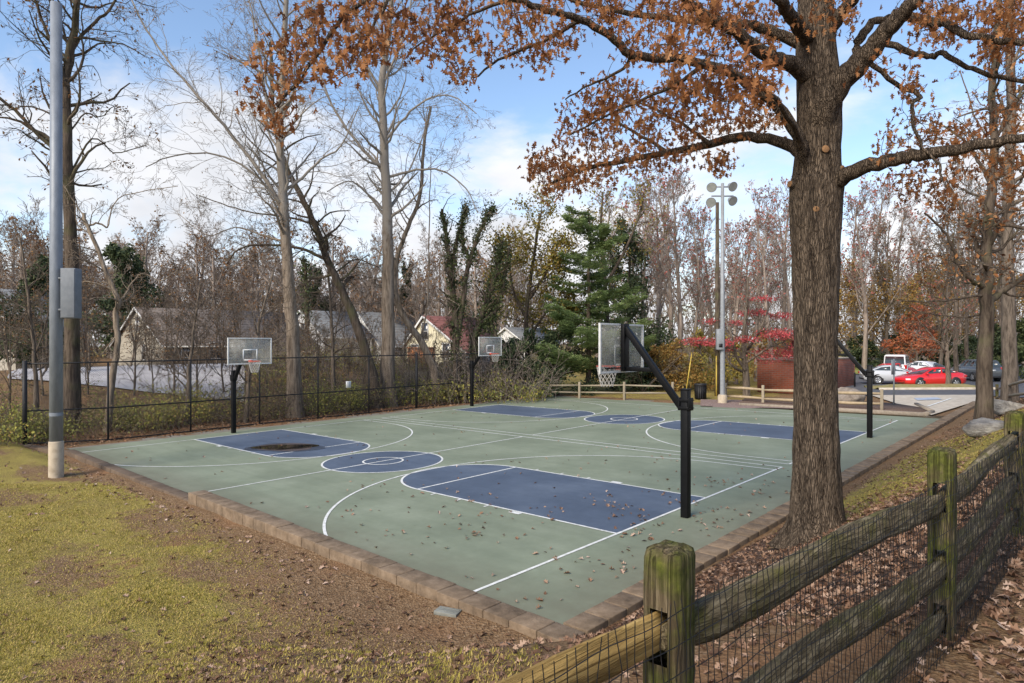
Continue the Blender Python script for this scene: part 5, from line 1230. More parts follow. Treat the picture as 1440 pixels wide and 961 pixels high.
crown = mb.build('crown', M['limb_bark'], oak, origin=BASE)
lf.build('leaves', M['rust_leaf'], oak, origin=BASE)

# ------------------------------------------------------------------ trees traced from their place behind the far fence
def hero(label, base_px, d, limbs, bark, pr, nb, lmax, leaf=None, lm=None, t0=.35, few=0, fewsize=.16, thr=.035, name='bare_tree', group=None, cat='tree', leafmin=3.0):
    """limbs: (pixel path, start width px, end width px, depth drift); the first is the trunk"""
    o = gd(base_px, d); t = thing(name, label, cat, o, group=group); b = Buf()
    for li, (pts, w0, w1, dd) in enumerate(limbs):
        if li and d > 25: w0, w1 = w0 * .56, w1 * .6
        elif d > 25: w0, w1 = w0 * .9, w1 * .9
        k = len(pts); P = [at(u, v, d + dd * i / (k - 1)) for i, (u, v) in enumerate(pts)]
        if li == 0: P[0] = o - np.array([0, 0, .3])
        P = catmull(P, 4); n = len(P); P[2:-1] += rng.normal(size=(n - 3, 3)) * .02
        rad = np.array([PXM(w0 + (w1 - w0) * (i / (n - 1)) ** .72, d) for i in range(n)])
        if li == 0: rad[:3] *= np.array([1.3, 1.15, 1.05])
        b.add(P, rad); L = np.linalg.norm(np.diff(P, axis=0), axis=1).sum()
        spawn(b, P, rad, L, 1, pr, max(2, int(nb * L)), t0 if li == 0 else .15, lmax)
    l = None
    if few:
        l = MB(); T = [q for q in b.tips if q[2] > o[2] + leafmin]; tips_leaves(l, T, 1, fewsize, .08, keep=few)
    finish_tree(t, o, b, bark, l, lm or M['few_leaf'], thr)
    return t, o, b
SYC = PR(seg=(8, 7, 6, 5, 3), nb=(0, 7, 7, 5, 0), ratio=(.4, .55, .6, .55, .5), ang=(55, 48, 45, 42, 40), wob=.2, up=(.05, .06, .05, .0, 0), rmin=.0065, rr=.42)
OAKP = PR(seg=(8, 7, 6, 5, 3), nb=(0, 7, 6, 5, 0), ratio=(.45, .55, .55, .55, .5), ang=(60, 55, 50, 45, 40), wob=.22, up=(.03, .04, .02, 0, 0), rmin=.007, rr=.5)
hero('tall brown tree with a thick trunk directly behind the near grey floodlight pole', 100, 28, [
  ([(102, 590), (101, 480), (100, 380), (98, 300), (94, 200), (92, 130), (97, 80), (105, 40), (112, -20), (120, -120)], 25, 7, 0),
  ([(98, 85), (112, 55), (135, 30), (160, 5), (190, -60)], 11, 5, 1), ([(92, 140), (85, 90), (72, 60), (52, 10), (30, -60)], 11, 5, -1),
  ([(94, 235), (70, 205), (45, 180), (20, 155), (-20, 120)], 13, 6, -1), ([(95, 190), (120, 160), (140, 165), (160, 150)], 5, 2, 1), ([(96, 250), (130, 195), (160, 215), (205, 205)], 6, 2, 1.5), ([(94, 180), (60, 155), (30, 150), (-10, 165)], 6, 2, -1)],
  M['dark_bark'], OAKP, 1.5, 3.2, few=.2, fewsize=.15)
hero('tall pale sycamore with a straight trunk behind the left far hoop', 415, 33, [
  ([(416, 570), (412, 480), (406, 400), (401, 320), (397, 260), (393, 180), (398, 100), (402, 20), (405, -90)], 24, 6, 0),
  ([(399, 300), (380, 262), (345, 215), (305, 165), (270, 125), (240, 90), (205, 40), (180, -10)], 13, 3, 1.5),
  ([(401, 310), (385, 275), (340, 232), (290, 215), (235, 222), (205, 235)], 8, 2, -1.5), ([(398, 270), (425, 250), (450, 225), (480, 205), (505, 150)], 9, 2.5, 1),
  ([(395, 200), (375, 140), (365, 80), (350, 0)], 8, 3, 1), ([(396, 170), (420, 110), (440, 50), (455, -30)], 8, 3, -1), ([(400, 340), (365, 330), (330, 320), (290, 330), (250, 300)], 6, 1.5, 2)],
  M['syc_bark'], SYC, 1.7, 3.8, few=.06, fewsize=.12)
hero('pale sycamore with an upright trunk beside the curved tree in the middle', 546, 38, [
  ([(546, 572), (546, 480), (546, 400), (545, 330), (543, 260), (540, 190), (537, 120), (545, 60), (550, 0), (552, -80)], 25, 6, 0),
  ([(541, 240), (510, 210), (480, 170), (455, 120), (440, 60), (430, 0)], 10, 3, 1), ([(540, 200), (570, 165), (600, 140), (635, 135), (670, 160)], 8, 2, -1),
  ([(543, 250), (585, 240), (620, 240), (655, 265), (672, 300)], 8, 2, 1), ([(538, 130), (515, 90), (505, 40), (495, -20)], 9, 3, 0.5), ([(538, 120), (560, 70), (575, 20), (585, -40)], 7, 3, -.5),
  ([(544, 300), (515, 270), (490, 255), (460, 270)], 6, 2, -1), ([(544, 275), (575, 240), (595, 190), (602, 150)], 6, 2, 1)],
  M['syc_bark'], SYC, 1.7, 3.2, few=.06, fewsize=.13)
hero('dark leaning tree curving up to the left between the two sycamores', 532, 37, [
  ([(532, 568), (524, 530), (512, 490), (495, 440), (478, 405), (462, 370), (448, 330), (428, 285), (405, 240), (390, 195), (384, 150), (380, 60)], 19, 5, 0),
  ([(458, 365), (430, 352), (395, 346), (360, 345), (335, 352), (318, 372)], 9, 3, -1), ([(440, 315), (400, 305), (360, 300), (320, 290), (280, 275)], 6, 2, 1), ([(405, 240), (370, 215), (345, 190), (330, 160)], 5, 2, -1), ([(470, 385), (500, 365), (530, 375)], 5, 2, 1), ([(385, 170), (370, 120), (340, 90), (300, 70)], 4, 1.5, 1)],
  M['dark_bark'], OAKP, 1.4, 2.6, few=.04)
hero('pale crooked tree bending left low over the chain link fence before the cream house', 616, 40.5, [
  ([(617, 562), (612, 530), (606, 510), (592, 480), (570, 450), (558, 420), (555, 390), (562, 350), (578, 310), (592, 270), (595, 210), (606, 150)], 15, 4, 0),
  ([(590, 478), (600, 440), (603, 380), (604, 300), (606, 220)], 5, 2, -.5), ([(602, 425), (625, 420), (645, 430), (640, 440)], 3, 1.2, -.5), ([(575, 320), (560, 290), (552, 240)], 4, 1.5, .5)],
  M['tan_bark'], OAKP, .9, 2.2)
hero('small crooked tan tree behind the chain link fence near the tan house', 150, 27.5, [
  ([(151, 585), (158, 530), (166, 480), (163, 440), (168, 425), (152, 390), (138, 350), (122, 318), (118, 300)], 11, 5, 0),
  ([(168, 425), (176, 415), (184, 400), (200, 385), (225, 395), (250, 380)], 6, 2, 1), ([(120, 318), (140, 315), (152, 320), (157, 295), (175, 275), (250, 262)], 6, 1.6, .5), ([(165, 470), (140, 500), (125, 470)], 4, 2, -1)],
  M['tan_bark'], OAKP, 1.2, 2.2)
for u, d, top, lean, lab in ((262, 30, 400, 20, 'thin forked bare tree in front of the tan house wall'), (345, 31, 380, 40, 'slanting bare tree just left of the far hoop backboard'), (470, 38, 330, -12, 'slim bare tree between the pale sycamore and the leaning tree'), (52, 29, 330, -25, 'twisted bare tree by the corner post of the chain link fence')):
    b = gd(u, d); vb = to_px(b)[1]
    hero(lab, u, d, [([(u, vb), (u + lean * .15, vb - (vb - top) * .3), (u + lean * .5, vb - (vb - top) * .65), (u + lean, top)], 8, 2.5, 0), ([(u + lean * .2, vb - (vb - top) * .3), (u - lean * .8, vb - (vb - top) * .6), (u - lean * 1.2, vb - (vb - top) * .85)], 4, 1.5, .5)], M['grey_bark'], OAKP, 2.2, 2.4, t0=.25)

# right side trees
hero('slim dark oak nearest the pale boulder with a round cut stub on its trunk', 1383, 20.5, [
  ([(1383, 612), (1384, 540), (1386, 470), (1388, 420), (1388, 385), (1387, 350), (1392, 290), (1397, 220), (1395, 140), (1402, 40), (1405, -60)], 23, 7, 0),
  ([(1389, 425), (1402, 415), (1425, 400), (1450, 380), (1500, 340)], 12, 5, 1), ([(1386, 405), (1372, 398), (1357, 386), (1346, 365), (1338, 345), (1324, 320), (1300, 300)], 8, 2.5, -1),
  ([(1386, 440), (1355, 447), (1328, 444), (1300, 440), (1268, 430)], 4, 1.5, 1), ([(1386, 415), (1350, 420), (1310, 425), (1268, 423)], 4, 1.5, -1), ([(1388, 375), (1374, 350), (1368, 320), (1350, 290), (1330, 250)], 8, 2, 1), ([(1390, 350), (1402, 325), (1412, 310), (1425, 270)], 7, 3, -1), ([(1393, 260), (1370, 215), (1345, 190), (1310, 170)], 6, 2, 1), ([(1396, 200), (1420, 160), (1440, 120)], 6, 3, 0)],
  M['dark_bark'], OAKP, 1.5, 2.2, few=.42, fewsize=.15, lm=M['rust_leaf'], name='oak_tree', leafmin=4.2)
hero('broader grey oak at the right edge with a flared foot in the mulch', 1420, 28, [
  ([(1421, 580), (1420, 520), (1418, 440), (1417, 360), (1417, 300), (1420, 220), (1422, 120), (1420, 0), (1424, -80)], 24, 10, 0),
  ([(1418, 345), (1400, 330), (1385, 322), (1360, 300)], 8, 2, 1), ([(1418, 350), (1440, 325), (1470, 290)], 9, 4, -1), ([(1420, 260), (1395, 210), (1370, 160), (1350, 100)], 7, 2.5, 1), ([(1420, 430), (1395, 425), (1370, 432)], 4, 1.5, 1), ([(1421, 180), (1400, 120), (1380, 60)], 6, 2, -1)],
  M['grey_bark'], OAKP, 1.3, 2.6, few=.22, fewsize=.16, lm=M['rust_leaf'], name='oak_tree', leafmin=4.5)
hero('small spreading bare tree on the grass island in front of the red sedan', 1333, 45.8, [
  ([(1334, 548), (1333, 520), (1332, 500), (1332, 480), (1330, 450), (1333, 400)], 10, 2, 0), ([(1332, 500), (1318, 480), (1300, 460), (1285, 440)], 5, 1.5, 1), ([(1332, 500), (1350, 480), (1370, 462), (1392, 440)], 5, 1.5, -1), ([(1332, 488), (1342, 460), (1352, 430), (1356, 405)], 4, 1.5, 1), ([(1332, 490), (1322, 460), (1310, 430), (1308, 405)], 4, 1.5, 0)],
  M['grey_bark'], OAKP, 1.9, 2.4, few=.10, fewsize=.2, lm=M['pink_leaf'])

# ------------------------------------------------------------------ reusable bare trees for the woods
def proto_tree(name, label, h, pr, bark, leafm=None, keep=0, lsize=.25, per=1, spread=.15, group=None, t=(0, 1), tr=.022, lo=True):
    o = np.zeros(3); t_ = thing(name, label, 'tree', o, group=group); b = Buf()
    P = [np.array([0, 0, -.4])]; d = np.array([0, 0, 1.])
    n = 9
    for i in range(n): d = d + rng.normal(size=3) * .05; d /= np.linalg.norm(d); P.append(P[-1] + d * h * .82 / n)
    P = np.array(P); rad = h * tr * np.linspace(1, .22, n + 1) ** 1.1; b.add(P, rad)
    spawn(b, P, rad, h * .62, 0, pr, pr.nb[0])
    l = MB()
    if leafm and keep: tips_leaves(l, b.tips, per, lsize, spread, keep=keep, t=t)
    finish_tree(t_, o, b, bark, l, leafm, thr=.05 if lo else .035, sd=sides_lo)
    return t_
WOOD = PR(seg=(7, 5, 4, 3, 2), nb=(17, 8, 6, 4, 0), ratio=(.55, .52, .5, .55, .5), ang=(38, 42, 42, 42, 40), wob=.15, up=(.0, .10, .08, .04, 0), rmin=.012, t0=.22, rr=.5)
SAP = PR(seg=(6, 5, 4, 3, 2), nb=(11, 6, 4, 3, 0), ratio=(.6, .55, .55, .5, .5), ang=(35, 42, 45, 42, 40), wob=.22, up=(.0, .06, .03, .02, 0), rmin=.006, t0=.12, rr=.55)
def putz(o, u, d, s=1.0, rz=None, dz=0):
    p = gd(u, d); o.location = (p[0], p[1], p[2] + dz); o.rotation_euler = (0, 0, rng.uniform(0, 6.28) if rz is None else rz); o.scale = (s, s, s * random.uniform(.93, 1.07)); return o
G1 = 'bare trees in the woods behind the houses'; L1 = 'bare brown tree in the woods rising behind the houses'
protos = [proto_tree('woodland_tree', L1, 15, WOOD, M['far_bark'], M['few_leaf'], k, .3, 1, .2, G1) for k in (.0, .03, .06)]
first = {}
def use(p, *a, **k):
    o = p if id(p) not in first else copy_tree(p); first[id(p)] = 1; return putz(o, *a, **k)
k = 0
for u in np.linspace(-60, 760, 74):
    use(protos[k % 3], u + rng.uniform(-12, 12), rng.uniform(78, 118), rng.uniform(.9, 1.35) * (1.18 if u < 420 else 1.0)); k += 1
G2 = 'bare trees behind the far court'; L2 = 'tall bare pinkish tree in the row behind the bushes beyond the far court'
WOOD2 = PR(seg=(7, 5, 4, 3, 2), nb=(15, 7, 5, 4, 0), ratio=(.55, .5, .5, .55, .5), ang=(26, 32, 38, 40, 40), wob=.12, up=(.0, .10, .08, .04, 0), rmin=.010, t0=.25, rr=.5)
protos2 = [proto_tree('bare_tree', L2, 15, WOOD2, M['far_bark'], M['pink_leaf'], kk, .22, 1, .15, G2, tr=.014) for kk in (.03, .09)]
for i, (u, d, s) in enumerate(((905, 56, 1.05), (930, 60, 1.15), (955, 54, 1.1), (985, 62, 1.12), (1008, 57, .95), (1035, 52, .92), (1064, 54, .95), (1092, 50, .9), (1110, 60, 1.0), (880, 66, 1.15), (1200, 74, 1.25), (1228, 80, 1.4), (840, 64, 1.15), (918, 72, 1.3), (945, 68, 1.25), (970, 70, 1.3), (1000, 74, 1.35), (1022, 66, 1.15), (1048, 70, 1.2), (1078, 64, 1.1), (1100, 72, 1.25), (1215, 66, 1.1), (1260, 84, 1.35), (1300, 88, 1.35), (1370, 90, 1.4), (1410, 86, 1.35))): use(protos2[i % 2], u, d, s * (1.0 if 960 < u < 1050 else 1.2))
G3 = 'saplings behind the chain link fence'; L3 = 'thin bare sapling in the thicket behind the chain link fence'
protos3 = [proto_tree('sapling', L3, 5.5, SAP, M['grey_bark'], M['few_leaf'], kk, .10, 1, .1, G3, tr=.011, lo=False) for kk in (.0, .08, .14)]
for i in range(52):
    u = [20, 60, 120, 185, 215, 240, 285, 310, 335, 375, 395, 430, 450, 485, 505, 575, 590, 640, 665, 690][i % 20] + rng.uniform(-8, 8)
    use(protos3[i % 3], u, rng.uniform(28.2, 30) + 14.5 * max(0, u) / 720 * rng.uniform(1.0, 1.12) + (6 if 20 <= i < 40 else 10 if i >= 40 else 0), rng.uniform(.75, 1.3))
G4 = 'autumn trees behind the parked cars'
AUT = PR(seg=(6, 5, 4, 3, 2), nb=(13, 7, 5, 3, 0), ratio=(.6, .55, .55, .55, .5), ang=(48, 50, 48, 45, 40), wob=.2, up=(.0, .04, .03, .0, 0), rmin=.012, t0=.2, rr=.5)
pa = proto_tree('autumn_tree', 'thinning golden brown tree behind the parked cars', 13, AUT, M['far_bark'], M['gold_leaf'], .55, .26, 2, .3, G4)
for i, (u, d, s) in enumerate(((1195, 72, 1.0), (1240, 78, 1.1), (1280, 70, .95), (1320, 84, 1.15), (1350, 76, 1.1), (1395, 82, 1.1), (1440, 74, 1.0), (1165, 80, 1.1))): use(pa, u, d, s)
po = proto_tree('autumn_tree', 'low orange leaved tree spreading above the white van', 7.5, AUT, M['far_bark'], M['orange_leaf'], .8, .24, 2, .25); putz(po, 1288, 66, 1.0, .3)
G5 = 'bare trees behind the right oaks'
pr5 = proto_tree('bare_tree', 'slender bare grey tree rising high behind the two right hand oaks', 17, WOOD2, M['grey_bark'], M['few_leaf'], .06, .2, 1, .15, G5, tr=.011)
for i, (u, d, s) in enumerate(((1345, 50, 1.05), (1378, 58, 1.15), (1428, 46, 1.0), (1300, 95, 1.2), (1465, 55, 1.1), (1320, 60, 1.1), (1360, 66, 1.25), (1405, 62, 1.2), (1250, 72, 1.2))): use(pr5, u, d, s)

# ------------------------------------------------------------------ leafy and evergreen trees
def evergreen_cloud(label, u, d, h, w, lm, n, size, name='evergreen_tree', seedk=14, top=1.0, base=0.1, bark=None, cat='tree', t=(0, 1), group=None, tmpl=LEAF4):
    o = gd(u, d); t_ = thing(name, label, cat, o, group=group); b = Buf()
    P = np.array([[rng.normal() * .05, rng.normal() * .05, h * q] for q in np.linspace(-.03, .92, 8)]) + o; b.add(P, np.linspace(h * .02, .03, 8))
    l = MB(); per = n // seedk
    for k in range(seedk):
        q = base + (top - base) * (k + random.random()) / seedk; rr = w * (1.02 - .75 * max(0, q - .25) / .75) * random.uniform(.45, .8); a = random.uniform(0, 6.28); off = w * .55 * (1 - .6 * q)
        c = o + np.array([off * math.cos(a), off * math.sin(a), h * q]); b.add(np.array([o + (0, 0, h * q * .8), (o + (0, 0, h * q * .8)) * .5 + c * .5 + (0, 0, .1), c]), [.05, .035, .015])
        for s_ in range(4):
            cc = c + rng.normal(size=3) * np.array([rr, rr, h * .05]) * .55
            leaf_cloud(l, cc, (rr * .62, rr * .62, h * .055 + .25), per // 4, size, tmpl, t=t, shell=.5)
    finish_tree(t_, o, b, bark or M['dark_bark'], l, lm, thr=.02); return t_
TUFT = []; TF_ = []
for k_ in range(7):
    a = k_ * 2 * np.pi / 7; dx, dy = math.cos(a), math.sin(a); i = len(TUFT)
    TUFT += [(0, 0, 0), (dx * .5 - dy * .05, dy * .5 + dx * .05, .16), (dx * .62, dy * .62, .06), (dx * .5 + dy * .05, dy * .5 - dx * .05, .16)]; TF_ += [(i, i + 1, i + 2), (i, i + 2, i + 3)]
TUFT = (np.array(TUFT), TF_)
# layered pine behind the low grey rail fence
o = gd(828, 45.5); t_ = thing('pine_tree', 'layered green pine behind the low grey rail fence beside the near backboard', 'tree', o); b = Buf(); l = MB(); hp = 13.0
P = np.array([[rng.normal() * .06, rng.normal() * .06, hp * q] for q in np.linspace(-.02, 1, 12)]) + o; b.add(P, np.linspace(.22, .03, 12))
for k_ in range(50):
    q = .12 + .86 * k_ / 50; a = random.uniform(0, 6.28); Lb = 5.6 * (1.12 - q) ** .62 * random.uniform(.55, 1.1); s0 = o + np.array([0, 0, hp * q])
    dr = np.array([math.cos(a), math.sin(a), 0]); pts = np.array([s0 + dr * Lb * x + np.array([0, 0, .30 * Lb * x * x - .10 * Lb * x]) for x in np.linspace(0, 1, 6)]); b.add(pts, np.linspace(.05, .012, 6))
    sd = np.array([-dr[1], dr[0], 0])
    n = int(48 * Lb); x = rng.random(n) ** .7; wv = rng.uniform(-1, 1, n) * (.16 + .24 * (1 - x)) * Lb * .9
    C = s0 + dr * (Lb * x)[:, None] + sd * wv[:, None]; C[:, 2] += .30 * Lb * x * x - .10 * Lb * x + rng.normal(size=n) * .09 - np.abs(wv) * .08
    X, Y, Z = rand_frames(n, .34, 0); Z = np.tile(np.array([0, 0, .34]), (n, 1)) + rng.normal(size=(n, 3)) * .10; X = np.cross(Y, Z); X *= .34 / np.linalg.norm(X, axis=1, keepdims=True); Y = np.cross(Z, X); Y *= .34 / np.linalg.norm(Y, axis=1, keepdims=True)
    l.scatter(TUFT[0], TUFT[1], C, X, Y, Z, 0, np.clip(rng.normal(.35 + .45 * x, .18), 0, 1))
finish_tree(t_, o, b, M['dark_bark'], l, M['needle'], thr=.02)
evergreen_cloud('tall blue green evergreen with golden leaves rising behind the layered pine', 885, 56, 13.5, 3.6, M['dark_needle'], 7000, .30, t=(.2, 1))
evergreen_cloud('dark evergreen at the left edge in front of the pale grey roofed house', 48, 44, 7.6, 2.8, M['dark_needle'], 7500, .26)
evergreen_cloud('dark evergreen rising behind the tan house gable right of the grey pole', 172, 76, 14.0, 4.6, M['dark_needle'], 9000, .40)
evergreen_cloud('dark conifer peeping over the roof of the tan house beside the sycamore', 440, 84, 13, 3.0, M['dark_needle'], 5000, .42)
evergreen_cloud('narrow dark conifer standing behind the crooked tree in the middle', 575, 82, 13, 2.2, M['dark_needle'], 4000, .42)
for u, d, h, w, lab in ((735, 43.5, 4.4, 2.2, 'dark leafy shrub behind the end of the chain link fence'), (785, 45, 4.6, 2.3, 'dark leafy shrub behind the post of the grey rail fence'), (870, 47.5, 4.2, 2.2, 'dark leafy shrub under the layered pine right of its trunk'), (915, 50, 3.8, 2.0, 'dark leafy shrub between the pine and the golden bushes')):
    evergreen_cloud(lab, u, d, h, w, M['dark_needle'], 5500, .22, 'evergreen_shrub', 12, .95, .05, cat='shrub', t=(.1, 1))
for u, d, h, w, lab in ((1398, 60, 5.2, 2.6, 'dark green holly shrub behind the trunks at far right'), (1445, 54, 5.0, 2.6, 'dark green shrub at the right edge of the picture beside the broad oak'), (1215, 70, 3.6, 2.4, 'dark green shrub behind the grass field by the van'), (1318, 72, 3.8, 3.0, 'dark green shrub behind the white hatchback'), (1360, 70, 4.0, 3.0, 'dark green shrub behind the grey suv'), (1268, 74, 3.8, 2.6, 'dark green shrub behind the roof of the white van')):
    evergreen_cloud(lab, u, d, h, w, M['dark_needle'] if u != 1445 else M['ivy'], 4500, .26, 'evergreen_shrub', 12, .95, .05, cat='shrub', t=(.1, 1))
# ivy covered trees
def ivy_tree(label, u, d, stems, n, size=.17):
    o = gd(u, d); t_ = thing('ivy_clad_tree', label, 'tree', o); b = Buf(); l = MB()
    for pts, w0, w1, fat in stems:
        P = catmull([at(a, c, d) for a, c in pts], 5); P = P + rng.normal(size=P.shape) * .04; L = np.linalg.norm(np.diff(P, axis=0), axis=1).sum()
        if pts[0][1] > 540: P[0] = o - np.array([0, 0, .2])
        rad = PXM(1, d) * np.linspace(w0, w1, len(P)); b.add(P, rad); spawn(b, P, rad, L, 2, OAKP, int(L * 1.3), .3, 1.5)
        m_ = int(n * L * fat); q = rng.random(m_) * (len(P) - 1); i = np.minimum(q.astype(int), len(P) - 2); f = (q - i)[:, None]; C = P[i] * (1 - f) + P[i + 1] * f
        k_ = .55 + .45 * np.sin(q * 2.1 + rng.uniform(0, 6)) ; C = C + rng.normal(size=(m_, 3)) * (fat * .30 * k_)[:, None] + np.array([0, 0, -.1])
        X, Y, Z = rand_frames(m_, size); l.scatter(LEAF4[0], LEAF4[1], C, X, Y, Z, 0, rng.random(m_))
    finish_tree(t_, o, b, M['dark_bark'], l, M['ivy'], thr=.03); return t_
ivy_tree('ivy clad tree with several upright stems beside the cream yellow house', 640, 41, [([(640, 560), (642, 500), (640, 440), (634, 390), (628, 340), (622, 295)], 12, 4, .85), ([(642, 480), (652, 420), (662, 360), (682, 310), (695, 290)], 9, 3, .85), ([(636, 400), (640, 350), (650, 310), (656, 285)], 6, 2, .75), ([(660, 370), (650, 330), (656, 290)], 5, 2, .7)], 330)
ivy_tree('bushy ivy clad tree leaning right behind the farthest hoop', 668, 42, [([(660, 560), (664, 500), (675, 450), (690, 410), (700, 370), (705, 340)], 12, 5, 1.15), ([(675, 455), (695, 440), (708, 400), (715, 350)], 8, 3, .9), ([(700, 480), (690, 450), (694, 420)], 6, 3, 1.0)], 330)
ivy_tree('ivy clad pole like trunk behind the left sycamore', 430, 62, [([(432, 545), (432, 450), (430, 400), (428, 365)], 8, 4, 1.2)], 150, .25)
# yellow green tree
o = gd(748, 47); t_ = thing('yellowing_tree', 'sparse yellow green tree left of the layered pine', 'tree', o); b = Buf(); l = MB()
for pts, w0, w1 in (([(748, 560), (742, 500), (740, 440), (748, 380), (757, 320), (762, 295)], 9, 2), ([(741, 450), (722, 410), (716, 370), (712, 345)], 5, 1.5), ([(745, 420), (770, 380), (785, 340)], 5, 1.5), ([(742, 480), (768, 440), (800, 420)], 4, 1.5)):
    P = catmull([at(a, c, 47) for a, c in pts], 4); P[0][2] = min(P[0][2], o[2] + 8) if pts[0][1] < 540 else o[2] - .2; rad = PXM(1, 47) * np.linspace(w0, w1, len(P)); b.add(P, rad); spawn(b, P, rad, np.linalg.norm(np.diff(P, axis=0), axis=1).sum(), 1, OAKP, 12, .25, 2.4)
tips_leaves(l, b.tips, 3, .22, .34, keep=.9); finish_tree(t_, o, b, M['dark_bark'], l, M['yel_leaf'], thr=.03)
o = gd(862, 50); t_ = thing('yellowing_tree', 'tall tree with sparse golden brown leaves standing above the layered pine', 'tree', o); b = Buf(); l = MB()
for pts, w0, w1 in (([(862, 555), (854, 450), (850, 380), (845, 320), (848, 270)], 8, 2), ([(852, 400), (880, 350), (900, 300), (905, 280)], 5, 1.5), ([(850, 380), (830, 340), (822, 300)], 4, 1.5)):
    P = catmull([at(a, c, 50) for a, c in pts], 4); rad = PXM(1, 50) * np.linspace(w0, w1, len(P)); b.add(P, rad); spawn(b, P, rad, np.linalg.norm(np.diff(P, axis=0), axis=1).sum(), 1, OAKP, 14, .3, 2.4)
tips_leaves(l, b.tips, 1, .22, .3, keep=.55); finish_tree(t_, o, b, M['dark_bark'], l, M['yel_leaf'], thr=.03)
# red maple
o = gd(1050, 42); t_ = thing('red_maple', 'small maple with tiers of bright red leaves beside the brick enclosure', 'tree', o); b = Buf(); l = MB()
for pts, w0, w1 in (([(1050, 566), (1049, 530), (1047, 500), (1046, 470), (1050, 430), (1052, 390)], 11, 2.5), ([(1048, 520), (1035, 500), (1028, 470), (1015, 440)], 5, 1.5), ([(1047, 500), (1062, 475), (1075, 450), (1085, 420)], 5, 1.5), ([(1048, 525), (1030, 515), (1020, 500), (1000, 480), (975, 480)], 4, 1.2), ([(1050, 510), (1080, 490), (1105, 480)], 4, 1.2)):
    P = catmull([at(a, c, 42 + (.0 if w0 > 9 else rng.uniform(-1, 1))) for a, c in pts], 4)
    rad = PXM(1, 42) * np.linspace(w0, w1, len(P)); b.add(P, rad); spawn(b, P, rad, np.linalg.norm(np.diff(P, axis=0), axis=1).sum(), 1, OAKP, 12, .3, 1.8)
for u, v, wu, hv, n in ((985, 481, 30, 7, 300), (1012, 483, 24, 6, 160), (1060, 440, 26, 6, 170), (1035, 455, 20, 5, 120), (1092, 470, 30, 9, 260), (1080, 500, 34, 12, 240), (1045, 478, 26, 6, 150), (1110, 495, 30, 14, 220), (1002, 452, 20, 5, 80), (1075, 420, 24, 5, 80), (1025, 492, 18, 5, 90), (1098, 445, 20, 7, 110)):
    c = at(u, v, 42 + rng.uniform(-1.5, 1.5)); k_ = 42 / FPX; leaf_cloud(l, c, (wu * k_, wu * k_, hv * k_), int(n * 2.6), .135, shell=.6, flat=.6)
finish_tree(t_, o, b, M['grey_bark'], l, M['red_leaf'], thr=.03)
evergreen_cloud('low pinkish red shrub showing above the brick enclosure wall', 1120, 58, 4.0, 2.4, M['pink_leaf'], 2600, .24, 'autumn_shrub', 12, .95, .1, M['grey_bark'], 'shrub')
for u, d, h, w, n, lm, lab in ((950, 47, 3.6, 2.2, 2600, 'gold_leaf', 'golden brown bush behind the black trash can'), (985, 49, 4.4, 2.2, 2600, 'yel_leaf', 'yellow green bush left of the slim floodlight pole'), (925, 49, 3.2, 2.0, 2200, 'gold_leaf', 'rusty golden bush under the bare trees by the rail fence end'), (1022, 51, 4.2, 2.4, 2600, 'yel_leaf', 'yellow green bush behind the utility pole'), (1085, 54, 4.6, 2.6, 2600, 'gold_leaf', 'golden bush behind the brick enclosure and the red maple')):
    evergreen_cloud(lab, u, d, h, w, M[lm], n, .2, 'autumn_bush', 14, .95, .05, M['grey_bark'], 'bush')
o = gd(905, 46.5); t_ = thing('bare_shrub', 'arching bare grey shrub right of the near backboard', 'shrub', o); b = Buf()
for k_ in range(12):
    a = random.uniform(0, 6.28); grow(b, o, np.array([.8 * math.cos(a), .8 * math.sin(a), 1.0]), random.uniform(3.5, 6.5), .045, 1, PR(seg=(7, 7, 5, 4, 3), nb=(0, 7, 5, 3, 0), ratio=(.5, .45, .5, .5, .5), ang=(40, 35, 40, 40, 40), wob=.10, up=(0, -.04, -.02, 0, 0), rmin=.007))
finish_tree(t_, o, b, M['grey_bark'], thr=.03)

# ------------------------------------------------------------------ undergrowth and far woods (masses)
l = MB(); stems = Buf()
for k_ in range(300):
    y = rng.uniform(-24, 9); x = 22.9 + abs(rng.normal()) * 2.8 + .2; 
    if y > 6.9: x = rng.uniform(20.8, 26)
    z = float(terrain(x, y)); hh = rng.uniform(.5, 1.5) * (1.25 if y < 2 else .95); patch = math.sin(y * .9 + 1.0) + math.sin(y * .37 + x * .5)
    tt = (.25, .85) if patch > .2 else (.0, .55)
    if -1.5 < y < 2.2 or y > 6.5: tt = (.35, 1.0)
    n = int((150 if patch > -.2 else 60) * rng.uniform(.6, 1.4)); w = rng.uniform(.5, 1.05)
    leaf_cloud(l, (x, y, z + hh * .5), (w, w, hh * .55), n, .105, t=tt, shell=.5)
    for s_ in range(7):
        a = random.uniform(0, 6.28); p0 = np.array([x + rng.normal() * .4, y + rng.normal() * .4, z - .05]); grow(stems, p0, np.array([.5 * math.cos(a), .5 * math.sin(a), 1.0]), hh * rng.uniform(.9, 1.9), .011, 3, PR(wob=.28, nb=(0, 0, 0, 3, 0), seg=(6, 6, 6, 5, 3), ratio=(.5,) * 5, rmin=.005, up=(0, 0, 0, -.12, -.05), t0=.2))
u_ = l.build('undergrowth', M['under_leaf']); kind(u_, 'stuff')
mb = MB(); stems.flush(mb, lambda r: True, lambda r: 3); kind(mb.build('bramble_stems', M['grey_bark']), 'stuff')
